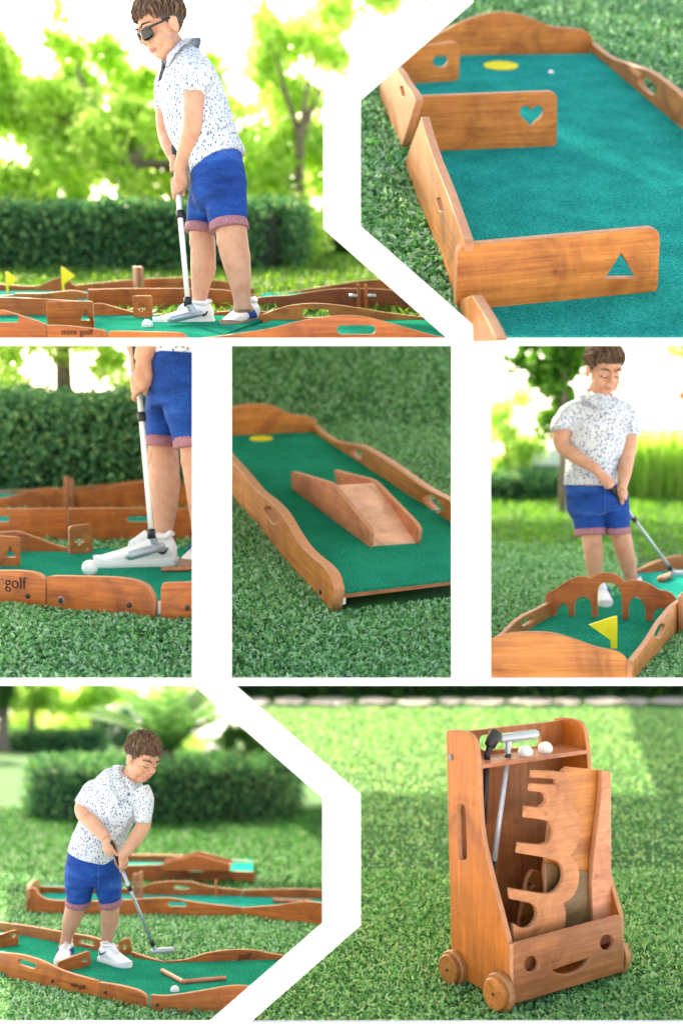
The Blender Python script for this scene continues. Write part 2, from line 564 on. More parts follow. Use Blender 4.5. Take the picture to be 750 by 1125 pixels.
def heart(x, y, s):
    o = []
    for k in range(28):
        t = 2 * pi * k / 28
        o.append((x + s * sin(t) ** 3, y + s * (0.81 * cos(t) - 0.31 * cos(2 * t) - 0.125 * cos(3 * t) - 0.06 * cos(4 * t) + .08)))
    return o
def tri(x, y, s):
    return [(x - s * .85, y - s * .7), (x + s * .85, y - s * .7), (x, y + s * .8)]
def hexa(x, y, s):
    return [(x + s * cos(radians(60 * k)), y + s * .85 * sin(radians(60 * k))) for k in range(6)]

def board(name, outline, holes, thick, mat, parent, M, bevel=0.0025, edge=True):
    me = curve_mesh(name, [outline] + list(holes), thick, bevel)
    me.materials.clear()
    me.materials.append(mat)
    if edge:
        me.materials.append(EDGE)
        for p in me.polygons:
            p.material_index = 0 if abs(p.normal.z) > 0.75 else 1
    o = bpy.data.objects.new(name, me)
    o.matrix_local = M
    return link(o, parent)
def side(T, A, B, tops, H, thick=0.018, slots=(), mat=None, name='side_board', z=0.0, lift=None):
    """wavy board standing on the ground from A to B (terrace points)"""
    iv = inv(T)
    a, b = iv @ V(A), iv @ V(B)
    d = b - a
    L = d.length
    M = upright(a + V((0, 0, z)), d)
    holes = [rrect(f * L, y * H, w_, h_) for f, y, w_, h_ in slots]
    return board(name, profile(L, tops, H), holes, thick, mat or WOOD, T, M)
def flat_poly(T, pts, z0, z1, mat, name='mat'):
    iv = inv(T)
    q = [iv @ V(p) for p in pts]
    n = len(q)
    vs_ = [(p.x, p.y, z0) for p in q] + [(p.x, p.y, z1) for p in q]
    ar = sum(q[i].x * q[(i + 1) % n].y - q[(i + 1) % n].x * q[i].y for i in range(n))
    idx = list(range(n)) if ar > 0 else list(range(n))[::-1]
    fs = [[i + n for i in idx], idx[::-1]]
    for k in range(n):
        i, j = idx[k], idx[(k + 1) % n]
        fs.append([i, j, j + n, i + n])
    return mesh_np(name, vs_, fs, mat, T)

def ring_tube(bm, rings, seg=20, caps=True, p=1.0):
    """rings: list of (centre, a_vec, b_vec) ellipses"""
    prev = None
    for c, a, b in rings:
        pw = lambda x: math.copysign(abs(x) ** p, x)
        cur = [bm.verts.new(c + a * pw(cos(2 * pi * k / seg)) + b * pw(sin(2 * pi * k / seg))) for k in range(seg)]
        if prev:
            for k in range(seg):
                bm.faces.new((prev[k], prev[(k + 1) % seg], cur[(k + 1) % seg], cur[k]))
        elif caps:
            bm.faces.new(cur[::-1])
        prev = cur
    if caps:
        bm.faces.new(prev)
def tube(bm, pts, seg=12, n=5, smooth=True, caps=True):
    """pts: (V, ra[, rb, side]) circular or elliptical, smoothed"""
    raw = []
    for p in pts:
        c, ra = p[0], p[1]
        rb = p[2] if len(p) > 2 else ra
        raw.append((c.x, c.y, c.z, ra, rb))
    if smooth and len(raw) > 2:
        arrp = np.array(raw)
        out = []
        for i in range(len(arrp) - 1):
            p0, p1, p2, p3 = arrp[max(i - 1, 0)], arrp[i], arrp[i + 1], arrp[min(i + 2, len(arrp) - 1)]
            for k in range(n):
                t = k / n
                out.append(0.5 * (2 * p1 + (p2 - p0) * t + (2 * p0 - 5 * p1 + 4 * p2 - p3) * t * t + (3 * p1 - p0 - 3 * p2 + p3) * t ** 3))
        out.append(arrp[-1])
    else:
        out = [np.array(r) for r in raw]
    rings = []
    sidev = pts[0][3] if len(pts[0]) > 3 else None
    for i, r in enumerate(out):
        a = out[max(i - 1, 0)][:3]
        b = out[min(i + 1, len(out) - 1)][:3]
        t = V(b - a)
        if t.length < 1e-9: t = V((0, 0, 1))
        t.normalize()
        s_ = sidev if sidev is not None else (V((0, 1, 0)) if abs(t.y) < .85 else V((1, 0, 0)))
        bvec = (s_ - t * s_.dot(t)).normalized()
        avec = bvec.cross(t).normalized()
        rings.append((V(r[:3]), avec * max(r[3], 1e-4), bvec * max(r[4], 1e-4)))
    ring_tube(bm, rings, seg, caps)
def ball(bm, c, r, M3=None, seg=14):
    """ellipsoid with radii r (tuple) in axes M3 (columns)"""
    ret = bmesh.ops.create_uvsphere(bm, u_segments=seg, v_segments=max(6, seg * 2 // 3), radius=1.0)
    R = M3 if M3 is not None else Matrix.Identity(3)
    rr = r if isinstance(r, (tuple, list)) else (r, r, r)
    for v in ret['verts']:
        q = V((v.co.x * rr[0], v.co.y * rr[1], v.co.z * rr[2]))
        v.co = V(c) + R @ q
def bm_obj(name, bm, mat, parent=None, M=None, smooth=True, voxel=None, sm=0, smf=0.5, sub=0, hook=None):
    bmesh.ops.recalc_face_normals(bm, faces=bm.faces)
    me = bpy.data.meshes.new(name)
    bm.to_mesh(me)
    bm.free()
    if voxel or sub:
        tmp = bpy.data.objects.new('tmp', me)
        COL.objects.link(tmp)
        if voxel:
            r = tmp.modifiers.new('r', 'REMESH')
            r.mode = 'VOXEL'
            r.voxel_size = voxel
        if sm:
            s_ = tmp.modifiers.new('s', 'SMOOTH')
            s_.factor = smf
            s_.iterations = sm
        if sub:
            u = tmp.modifiers.new('u', 'SUBSURF')
            u.levels = sub
            u.render_levels = sub
        dg = bpy.context.evaluated_depsgraph_get()
        m2 = bpy.data.meshes.new_from_object(tmp.evaluated_get(dg))
        bpy.data.objects.remove(tmp, do_unlink=True)
        bpy.data.meshes.remove(me)
        me = m2
        me.name = name
    if hook:
        hook(me)
    me.materials.clear()
    for m in (mat if isinstance(mat, (list, tuple)) else [mat]):
        me.materials.append(m)
    if smooth: me.shade_smooth()
    o = bpy.data.objects.new(name, me)
    if M is not None: o.matrix_local = M
    return link(o, parent)
def cyl(bm, a, b, r, seg=16, r2=None):
    tube(bm, [(V(a), r), (V(b), r if r2 is None else r2)], seg=seg, smooth=False)
def text(T, body, size, M, mat=DARKHOLE, depth=0.001, align='CENTER', name='lettering', shear=0.0):
    cu = bpy.data.curves.new(name, 'FONT')
    cu.body = body
    cu.size = size
    cu.extrude = depth
    cu.align_x = align
    cu.align_y = 'CENTER'
    cu.shear = shear
    ob = bpy.data.objects.new('t', cu)
    COL.objects.link(ob)
    bpy.context.view_layer.update()
    me = bpy.data.meshes.new_from_object(ob.evaluated_get(bpy.context.evaluated_depsgraph_get()))
    bpy.data.objects.remove(ob, do_unlink=True)
    me.materials.clear()
    me.materials.append(mat)
    o = bpy.data.objects.new(name, me)
    o.matrix_local = M
    return link(o, T)
def golf_ball(P, u, v, rpx, label, z=0.0, D=None):
    """u,v = centre of the ball in the photo"""
    if D is None: D = P.dep(v + rpx)
    r = rpx * D / F
    q = P.p(u, v, D)
    base = V((q.x, q.y, q.z - r))
    bm = bmesh.new()
    bmesh.ops.create_icosphere(bm, subdivisions=4, radius=r)
    bmesh.ops.translate(bm, verts=bm.verts, vec=(0, 0, r))
    # dimples
    def dim(me):
        n = len(me.vertices)
        co = np.empty(n * 3); me.vertices.foreach_get('co', co); co = co.reshape(-1, 3)
        c = np.array([0, 0, r]); d = (co - c) / r
        k = np.arange(260) + .5
        ph = np.arccos(1 - 2 * k / 260); th = pi * (1 + 5 ** .5) * k
        f = np.stack([np.cos(th) * np.sin(ph), np.sin(th) * np.sin(ph), np.cos(ph)], 1)
        dm = np.max(d @ f.T, 1)
        dd = np.clip((dm - cos(0.085)) / (1 - cos(0.085)), 0, 1)
        co = c + d * (r * (1 - 0.02 * dd))[:, None]
        me.vertices.foreach_set('co', co.ravel())
    o = bm_obj('golf_ball', bm, BALL, None, P.M @ Matrix.Translation(base), hook=dim)
    tag(o, label, 'golf ball')
    return o
def putter(P, top, grip_end, neck, heel, toe, label, D_head=None, k=1.0, band=None, band2=None, white_grip=False, lie=V((0,0,1)), rs=0.006):
    """terrace-space points: grip top, grip end, hosel at the head, blade heel and toe"""
    base = V((neck.x, neck.y, min(heel.z, toe.z)))
    T = thing(P, base, 'putter', label, 'putter')
    iv = inv(T)
    top, grip_end, neck, heel, toe = [iv @ q for q in (top, grip_end, neck, heel, toe)]
    ax = (neck - top).normalized()
    bm = bmesh.new(); tube(bm, [(top, .012 * k), (top + ax * .01 * k, .0145 * k), (grip_end - ax * .04 * k, .0115 * k), (grip_end, .0105 * k)], seg=14)
    bm_obj('grip', bm, BLACK, T)
    bm = bmesh.new(); tube(bm, [(grip_end - ax * .01 * k, rs * k * 1.1), (neck, rs * k)], seg=12, smooth=False)
    bm_obj('shaft', bm, SILVER if not white_grip else WHITE, T)
    for f in (band or []):
        c = top.lerp(neck, f)
        bm = bmesh.new(); tube(bm, [(c - ax * .016 * k, rs * k * 1.65), (c + ax * .016 * k, rs * k * 1.65)], seg=12, smooth=False)
        bm_obj('ferrule', bm, BLACK, T)
    # hosel + blade
    d = (toe - heel)
    L = d.length
    d.normalize()
    side_ = d.cross(V((0, 0, 1))).normalized()
    up = side_.cross(d)
    bm = bmesh.new()
    hs = heel.lerp(toe, 0.18) + up * .012 * k
    tube(bm, [(neck - ax * .01 * k, rs * k * 1.4), (neck.lerp(hs, .6), rs * k * 1.5), (hs, rs * k * 1.7)], seg=10)
    bm_obj('hosel', bm, SILVER, T)
    bm = bmesh.new()
    rings = []
    for f, hh, dd in ((0, .010, .010), (.04, .014, .016), (.5, .016, .020), (.94, .016, .017), (1, .009, .010)):
        rings.append((heel + d * L * f + up * .017 * k, up * hh * k, side_ * dd * k))
    ring_tube(bm, rings, 16)
    bm_obj('head', bm, SILVER, T)
    return T
def bolt(T, p, n, r=0.008, mat=None, name='bolt'):
    """p, n in terrace space"""
    iv = inv(T)
    a = iv @ V(p); d = (iv.to_3x3() @ V(n)).normalized()
    bm = bmesh.new(); tube(bm, [(a - d * .002, r), (a + d * .004, r), (a + d * .0055, r * .7)], seg=12, smooth=False)
    return bm_obj(name, bm, mat or BLACK, T)

# ---------------------------------------------------------------- trees, hedges
def crown_leaves(centers, n, size, spread, aspect=0.55):
    k = len(centers)
    w_ = np.array([c[3] for c in centers]) ** 2
    ids = RNG.choice(k, n, p=w_ / w_.sum())
    c = np.array([c[:3] for c in centers])[ids]
    rad = np.array([c_[3] for c_ in centers])[ids]
    d = unit(n) * (RNG.uniform(0.25, 1, n) ** 0.5 * rad)[:, None]
    d[:, 2] *= 0.75
    pts = c + d + RNG.normal(size=(n, 3)) * spread
    return leaf_quads(pts, size, aspect, up=0.6)
def tree(P, u, v, D, r_trunk, fork_z, crown, n, size, leaf, label, group=None, name='tree', cat='tree', limbs=6, lean=0.0, clumps=26):
    """crown: list of (u,v,dd,r_px) blobs in photo terms at depth D+dd; trunk foot at pixel (u,v)"""
    base = P.p(u, v, D)
    T = thing(P, base, name, label, cat, group)
    blobs = []
    for (cu, cv, dd, rp) in crown:
        q = P.p(cu, cv, D + dd) - base
        blobs.append((q, rp * (D + dd) / F))
    cl = []
    for q, r in blobs:
        for k in range(max(4, int(clumps * r / sum(b[1] for b in blobs)) )):
            d = V(unit(1)[0]) * r * random.uniform(.35, .95)
            cl.append((q.x + d.x, q.y + d.y, q.z + d.z * .85, r * random.uniform(.22, .42)))
    bm = bmesh.new()
    top = V((lean, 0, fork_z))
    tube(bm, [(V((0, 0, -.05)), r_trunk * 1.5), (V((0, 0, .15 * fork_z)), r_trunk * 1.08), (top * .6, r_trunk), (top, r_trunk * .8)], seg=12)
    for k in range(limbs):
        c = cl[random.randrange(len(cl))]
        e = V(c[:3])
        m = top.lerp(e, .5) + V((random.uniform(-.1, .1), random.uniform(-.1, .1), .08)) * (e - top).length
        tube(bm, [(top * .9, r_trunk * .6), (m, r_trunk * .35), (e, r_trunk * .1)], seg=7)
    bm_obj('trunk', bm, BARK, T)
    quads_np('crown', crown_leaves(cl, n, size, size * .6), leaf, T)
    return T
def hedge(P, pts, width, hgt, n, size, label, leaf=None, round_=0.0, name='hedge', cat='hedge', jitter=.04):
    """clipped hedge along terrace ground points"""
    base = V(pts[len(pts) // 2]); base.z = 0
    T = thing(P, base, name, label, cat)
    q = [V((p[0], p[1], 0)) - base for p in [V(p) for p in pts]]
    # core
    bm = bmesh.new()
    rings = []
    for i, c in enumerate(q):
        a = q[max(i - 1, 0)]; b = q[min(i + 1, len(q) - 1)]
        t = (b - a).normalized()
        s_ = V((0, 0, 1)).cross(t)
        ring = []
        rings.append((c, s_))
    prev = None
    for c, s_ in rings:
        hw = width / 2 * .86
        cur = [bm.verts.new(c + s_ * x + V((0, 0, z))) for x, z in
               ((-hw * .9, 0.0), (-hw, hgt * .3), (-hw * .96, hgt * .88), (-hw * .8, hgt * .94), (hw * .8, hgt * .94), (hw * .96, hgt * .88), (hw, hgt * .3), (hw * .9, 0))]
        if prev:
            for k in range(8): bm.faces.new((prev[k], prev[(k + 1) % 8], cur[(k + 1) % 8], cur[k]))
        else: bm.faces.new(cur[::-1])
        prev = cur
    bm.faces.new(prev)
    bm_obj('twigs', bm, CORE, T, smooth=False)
    # leaves on top, sides, ends
    seg = np.array([(b - a).length for a, b in zip(q[:-1], q[1:])])
    ids = RNG.choice(len(seg), n, p=seg / seg.sum())
    A = np.array([arr(p) for p in q[:-1]])[ids]; B = np.array([arr(p) for p in q[1:]])[ids]
    t = RNG.uniform(0, 1, n)[:, None]
    c = A + (B - A) * t
    d = (B - A) / (np.linalg.norm(B - A, axis=1, keepdims=True) + 1e-9)
    s_ = np.stack([-d[:, 1], d[:, 0], np.zeros(n)], 1)
    per = 2 * hgt + width
    f = RNG.uniform(0, per, n)
    off = np.where(f < hgt, -width / 2, np.where(f < 2 * hgt, width / 2, f - 2 * hgt - width / 2))
    z = np.where(f < hgt, f, np.where(f < 2 * hgt, f - hgt, hgt))
    bulge = 1 + .05 * np.sin(c[:, 0] * 5 + z * 7) * np.cos(c[:, 1] * 4 + z * 5)
    pts_ = c + s_ * (off * bulge)[:, None]
    pts_[:, 2] = z * (1 + .03 * np.sin(c[:, 0] * 6))
    # end caps
    ne = max(1, int(n * width * 2 / (seg.sum() + width * 2)))
    for e, (ce, te) in enumerate(((q[0], q[0] - q[1]), (q[-1], q[-1] - q[-2]))):
        te = te.normalized(); se = V((0, 0, 1)).cross(te)
        a_ = RNG.uniform(-.5, .5, ne // 2) * width
        zz = RNG.uniform(0, hgt, ne // 2)
        m = arr(ce) + a_[:, None] * arr(se)
        m[:, 2] = zz
        pts_ = np.concatenate([pts_, m])
    pts_ += RNG.normal(size=pts_.shape) * jitter
    pts_[:, 2] = np.abs(pts_[:, 2])
    quads_np('foliage', leaf_quads(pts_, size, .6), leaf or HEDGE, T)
    return T
def bush(P, u, v, D, rx, rz, n, size, leaf, label, group=None, name='bush', cat='bush', ry=None):
    base = P.p(u, v, D)
    T = thing(P, base, name, label, cat, group)
    cl = []
    for k in range(22):
        d = unit(1)[0]
        s_ = random.uniform(.5, .85)
        cl.append((d[0] * rx * s_, d[1] * (ry or rx) * s_, rz + d[2] * rz * s_, min(rx, rz) * random.uniform(.25, .4)))
    q = crown_leaves(cl, n, size, size * .5)
    q[:, 2] = np.maximum(q[:, 2], 0.0)
    quads_np('foliage', q, leaf, T)
    bm = bmesh.new()
    for k in range(7):
        c = V(cl[k][:3])
        tube(bm, [(V((0, 0, 0)), rz * .05), (c * .5 + V((0, 0, .05 * rz)), rz * .03), (c, rz * .012)], seg=6)
    bm_obj('stems', bm, BARK, T)
    return T

def pboard(P, T, O, ex, px, holes=(), thick=.018, mat=None, name='board', ey=V((0, 0, 1)), smooth=0, bevel=.0025, push=0.0, edge=True):
    """board in the plane through O spanned by ex and ey (terrace space); outline and holes given as seen in the photo"""
    ex = V(ex).normalized()
    ey = (V(ey) - ex * ex.dot(V(ey))).normalized()
    n = ex.cross(ey)
    O = V(O) + n * push
    def to2(l):
        out = []
        for u, v in l:
            q = P.on(O, n, u, v) - O
            out.append((q.dot(ex), q.dot(ey)))
        return out
    def sm(l):
        if not smooth: return l
        q = cat_rom([(a, b) for a, b in l] + [l[0]], smooth)[:-1]
        return [(a[0], a[1]) for a in q]
    iv = inv(T)
    R3 = iv.to_3x3()
    a, b, c, o = R3 @ ex, R3 @ ey, R3 @ n, iv @ O
    M = Matrix(((a.x, b.x, c.x, o.x), (a.y, b.y, c.y, o.y), (a.z, b.z, c.z, o.z), (0, 0, 0, 1)))
    return board(name, sm(to2(px)), [to2(h) for h in holes], thick, mat or WOOD, T, M, bevel, edge)
def smooth_px(pts, n=4):
    return [(q[0], q[1]) for q in cat_rom(pts, n)]
def wall(P, T, A, B, tops, holes=(), thick=.02, mat=None, name='side_board', n=4, bot=0.0, **kw):
    """upright board whose foot runs A-B (photo px on the ground, or terrace points); top edge traced in px"""
    A = P.g(*A) if not isinstance(A, V) else A
    B = P.g(*B) if not isinstance(B, V) else B
    b0 = P.proj(A + V((0, 0, bot))); b1 = P.proj(B + V((0, 0, bot)))
    t = smooth_px(tops, n)
    return pboard(P, T, A, B - A, [b0] + t + [b1], holes, thick, mat, name, **kw)
def ell(u, v, ru, rv, n=18, rot=0.0):
    c, s_ = cos(rot), sin(rot)
    return [(u + ru * cos(2 * pi * k / n) * c - rv * sin(2 * pi * k / n) * s_, v + ru * cos(2 * pi * k / n) * s_ + rv * sin(2 * pi * k / n) * c) for k in range(n)]
def pslot(u0, v0, u1, v1, h_, n=5):
    """rounded slot in px from (u0,v0) to (u1,v1) of height h_ (vertical)"""
    o = []
    r = h_ / 2
    d = V((u1 - u0, v1 - v0)); L = d.length; d /= L
    a0 = math.atan2(d.y, d.x)
    for cx_, cy_, a in ((u1, v1, a0 - pi / 2), (u0, v0, a0 + pi / 2)):
        for k in range(n + 1):
            t = a + pi * k / n
            o.append((cx_ + min(r, 99) * cos(t), cy_ + r * sin(t)))
    return o
# ---------------------------------------------------------------- people
def m_skin(name='skin', col=(0.58, 0.305, 0.205)):
    m, nt, b = new_mat(name)
    tc = N(nt, 'ShaderNodeTexCoord')
    a = N(nt, 'ShaderNodeTexNoise', Scale=17.0, Detail=9.0, Roughness=0.7)
    nt.links.new(tc.outputs['Object'], a.inputs['Vector'])
    bn = N(nt, 'ShaderNodeBump', Strength=0.15, Distance=0.004)
    nt.links.new(a.outputs['Fac'], bn.inputs['Height'])
    nt.links.new(bn.outputs[0], b.inputs['Normal'])
    r = ramp(nt, [(0.30, (col[0] * .88, col[1] * .72, col[2] * .68)), (0.5, col), (0.7, (col[0] * 1.06, col[1] * 1.14, col[2] * 1.18))])
    nt.links.new(a.outputs['Fac'], r.inputs[0])
    nt.links.new(r.outputs[0], b.inputs['Base Color'])
    b.inputs['Roughness'].default_value = 0.5
    b.inputs['Specular IOR Level'].default_value = 0.35
    b.inputs['Subsurface Weight'].default_value = 0.15
    b.inputs['Subsurface Radius'].default_value = (0.02, 0.008, 0.004)
    b.inputs['Subsurface Scale'].default_value = 0.3
    return m
def m_print(name, k):
    """white cotton with small navy and green leaf prints"""
    m, nt, b = new_mat(name)
    tc = N(nt, 'ShaderNodeTexCoord')
    col = None
    base = N(nt, 'ShaderNodeRGB')
    base.outputs[0].default_value = (0.60, 0.65, 0.72, 1)
    prev = base.outputs[0]
    for i, (rot, sc, c, th) in enumerate((((0.5, 0.3, 0.8), (78, 78, 46), (0.07, 0.09, 0.27, 1), .27),
                                          ((-0.6, 0.2, -0.9), (72, 72, 42), (0.12, 0.20, 0.30, 1), .25),
                                          ((0.1, 1.2, 0.2), (98, 98, 62), (0.09, 0.12, 0.30, 1), .20))):
        mp = N(nt, 'ShaderNodeMapping')
        mp.inputs['Rotation'].default_value = rot
        mp.inputs['Scale'].default_value = tuple(s_ / k for s_ in sc)
        mp.inputs['Location'].default_value = (i * 3.7, i * 1.9, i)
        nt.links.new(tc.outputs['Object'], mp.inputs[0])
        vo = N(nt, 'ShaderNodeTexVoronoi', Scale=1.0, Randomness=0.85)
        nt.links.new(mp.outputs[0], vo.inputs['Vector'])
        lt = N(nt, 'ShaderNodeMath', operation='LESS_THAN')
        lt.inputs[1].default_value = th
        nt.links.new(vo.outputs['Distance'], lt.inputs[0])
        mx = N(nt, 'ShaderNodeMix', data_type='RGBA')
        mx.inputs[7].default_value = c
        nt.links.new(lt.outputs[0], mx.inputs[0])
        nt.links.new(prev, mx.inputs[6])
        prev = mx.outputs[2]
    nt.links.new(prev, b.inputs['Base Color'])
    b.inputs['Roughness'].default_value = 0.85
    b.inputs['Specular IOR Level'].default_value = 0.2
    no = N(nt, 'ShaderNodeTexNoise', Scale=9.0 / k, Detail=3.0, Distortion=0.8)
    nt.links.new(tc.outputs['Object'], no.inputs['Vector'])
    bn = N(nt, 'ShaderNodeBump', Strength=0.35, Distance=0.03 * k)
    nt.links.new(no.outputs['Fac'], bn.inputs['Height'])
    nt.links.new(bn.outputs[0], b.inputs['Normal'])
    return m
def m_denim(name, k):
    m, nt, b = new_mat(name)
    tc = N(nt, 'ShaderNodeTexCoord')
    a = N(nt, 'ShaderNodeTexNoise', Scale=7.0 / k, Detail=6.0, Roughness=.65)
    c = N(nt, 'ShaderNodeTexNoise', Scale=160.0 / k, Detail=2.0)
    mp = N(nt, 'ShaderNodeMapping')
    mp.inputs['Scale'].default_value = (0.6, 0.6, 1.8)
    nt.links.new(tc.outputs['Object'], mp.inputs[0])
    nt.links.new(mp.outputs[0], a.inputs['Vector'])
    nt.links.new(tc.outputs['Object'], c.inputs['Vector'])
    r = ramp(nt, [(0.3, (0.003, 0.028, 0.15)), (0.55, (0.007, 0.07, 0.34)), (0.75, (0.04, 0.15, 0.50)), (0.85, (0.12, 0.26, 0.58))])
    nt.links.new(a.outputs['Fac'], r.inputs[0])
    mx = N(nt, 'ShaderNodeMix', data_type='RGBA', blend_type='MULTIPLY')
    mx.inputs[0].default_value = .6
    r2 = ramp(nt, [(0.3, (0.5, 0.5, 0.6)), (0.7, (1.25, 1.25, 1.2))])
    nt.links.new(c.outputs['Fac'], r2.inputs[0])
    nt.links.new(r.outputs[0], mx.inputs[6])
    nt.links.new(r2.outputs[0], mx.inputs[7])
    nt.links.new(mx.outputs[2], b.inputs['Base Color'])
    b.inputs['Roughness'].default_value = 0.85
    b.inputs['Specular IOR Level'].default_value = 0.2
    bn = N(nt, 'ShaderNodeBump', Strength=0.45, Distance=0.03 * k)
    nt.links.new(a.outputs['Fac'], bn.inputs['Height'])
    nt.links.new(bn.outputs[0], b.inputs['Normal'])
    return m
SKIN = m_skin()
LIP = m_plain('lip', (0.50, 0.19, 0.16), 0.45)
HAIR = m_leaf('brown_hair', [(0.035, 0.020, 0.015), (0.075, 0.043, 0.030), (0.16, 0.095, 0.060), (0.10, 0.058, 0.038), (0.22, 0.14, 0.09)], 0.0, 0.45)
HAIRC = m_plain('brown_hair_under', (0.05, 0.03, 0.021), 0.6, var=.4, scale=60)
CUFF = m_plain('cuff_cloth', (0.34, 0.15, 0.19), 0.9, var=0.35, scale=140, bump=.3)
SHOE = m_plain('white_leather', (0.84, 0.84, 0.85), 0.45, var=0.03)
SOLE = m_plain('white_sole', (0.86, 0.86, 0.86), 0.6, var=0.02)
GUM = m_plain('tan_sole', (0.45, 0.25, 0.17), 0.6)
STRIPE = m_plain('blue_stripe', (0.02, 0.10, 0.45), 0.5)
NAVY = m_plain('navy_trim', (0.012, 0.016, 0.05), 0.6)
GLASS = m_plain('dark_lens', (0.006, 0.007, 0.009), 0.08, var=0.05)
EYEW = m_plain('eye_white', (0.8, 0.78, 0.75), 0.3)
LASH = m_plain('lash_brown', (0.025, 0.013, 0.010), 0.8)

def make_head(bm, T, O, f, up, hs, hair_n=1000, glasses=False):
    f = f.normalized()
    up = (up - f * up.dot(f)).normalized()
    r = f.cross(up)
    M3 = Matrix(((r.x, f.x, up.x), (r.y, f.y, up.y), (r.z, f.z, up.z)))
    def H(x, y, z): return O + M3 @ (V((x, y, z)) * hs)
    def e(c, rad): ball(bm, H(*c), tuple(q * hs for q in rad), M3, 18)
    e((0, -.012, .030), (.074, .092, .082))
    e((0, .020, -.030), (.063, .068, .085))
    e((0, .048, -.090), (.034, .032, .026))
    for s_ in (-1, 1):
        e((s_ * .034, .050, -.042), (.030, .032, .034))
        e((s_ * .045, .030, -.075), (.024, .034, .030))
        e((s_ * .074, -.006, -.020), (.009, .020, .031))
        e((s_ * .079, -.012, -.008), (.006, .016, .016))
        # brow ridge and upper lid
        tube(bm, [(H(s_ * .012, .083, .018), .010 * hs), (H(s_ * .032, .080, .022), .011 * hs), (H(s_ * .055, .062, .014), .009 * hs)], seg=8)
        e((s_ * .031, .072, -.002), (.0165, .0125, .011))
    tube(bm, [(H(0, .086, .010), .008 * hs), (H(0, .098, -.014), .0085 * hs), (H(0, .106, -.030), .0125 * hs)], seg=10)
    e((-.011, .094, -.034), (.009, .010, .008)); e((.011, .094, -.034), (.009, .010, .008))
    e((0, .080, -.058), (.022, .014, .014))
    def part(name, mat, fn, seg=None):
        b2 = bmesh.new(); fn(b2); return bm_obj(name, b2, mat, T)
    part('lips', LIP, lambda b: (tube(b, [(H(-.021, .082, -.064), .002 * hs), (H(-.010, .0925, -.0605), .0045 * hs), (H(0, .0945, -.0615), .0045 * hs), (H(.010, .0925, -.0605), .0045 * hs), (H(.021, .082, -.064), .002 * hs)], seg=8),
                                  tube(b, [(H(-.018, .083, -.0665), .002 * hs), (H(0, .0935, -.070), .0055 * hs), (H(.018, .083, -.0665), .002 * hs)], seg=8)))
    for s_ in (-1, 1):
        part('eyebrow', LASH, lambda b: tube(b, [(H(s_ * .014, .0925, .0215), .0032 * hs), (H(s_ * .032, .0905, .0285), .0036 * hs), (H(s_ * .056, .0705, .0220), .0018 * hs)], seg=8))
        if not glasses:
            part('eye', EYEW, lambda b: ball(b, H(s_ * .031, .0715, -.0070), .0125 * hs))
            part('eyelashes', LASH, lambda b: tube(b, [(H(s_ * .014, .0815, -.0085), .0012 * hs), (H(s_ * .024, .0868, -.0105), .0026 * hs), (H(s_ * .034, .0868, -.0110), .0028 * hs), (H(s_ * .050, .0740, -.0075), .0018 * hs)], seg=6))
    # hair: close cap plus many tapering locks combed from the crown
    def hl(x, y):                      # hairline height as a function of place round the head
        if y > .062: return .050
        if y > .034: return .050 - (.062 - y) * 1.85
        if y > -.004: return -.002 - (.034 - y) * .35
        return max(-.080, -.015 - (-.004 - y) * 1.7)
    bh = bmesh.new()
    bmesh.ops.create_uvsphere(bh, u_segments=40, v_segments=28, radius=1.0)
    for v in bh.verts:
        v.co = V((v.co.x * .0795, v.co.y * .0985 - .013, v.co.z * .092 + .032))
    dele = [v for v in bh.verts if v.co.z < hl(v.co.x, v.co.y)]
    bmesh.ops.delete(bh, geom=dele, context='VERTS')
    for v in bh.verts: v.co = H(*v.co)
    hair = bm_obj('hair', bh, HAIRC, T)
    b2 = bmesh.new()
    cw = V((.012, -.055, .0))           # whorl
    for k in range(hair_n):
        th = random.uniform(0, 2 * pi)
        ph0 = random.uniform(0.0, 1.25)
        def sp(th, ph, lift):
            # spherical about whorl tilted back
            d = V((sin(ph) * cos(th), sin(ph) * sin(th), cos(ph)))
            ct = cos(.35); st = sin(.35)
            d = V((d.x, d.y * ct - d.z * st, d.y * st + d.z * ct))
            return V((d.x * (.078 + lift), d.y * (.097 + lift) - .013, d.z * (.088 + lift) + .032))
        ln = random.uniform(.38, .72)
        sw = random.uniform(-.25, .35)
        pts = []
        for q in range(6):
            t = q / 5
            ph = ph0 + ln * t
            c = sp(th + sw * t, ph, .003 + .010 * sin(pi * min(1, t * 1.05)) * random.uniform(.4, 1.3))
            if c.z < hl(c.x, c.y) - .008: break
            pts.append(c)
        if len(pts) < 3: continue
        wd = random.uniform(.0022, .0045)
        nn = len(pts)
        tube(b2, [(H(*c), hs * (wd * (1 - .85 * (i / (nn - 1)) ** 1.5) + .0006), hs * wd * .5 * (1 - .8 * i / (nn - 1))) for i, c in enumerate(pts)], seg=5, n=2)
    bm_obj('locks', b2, HAIR, hair)
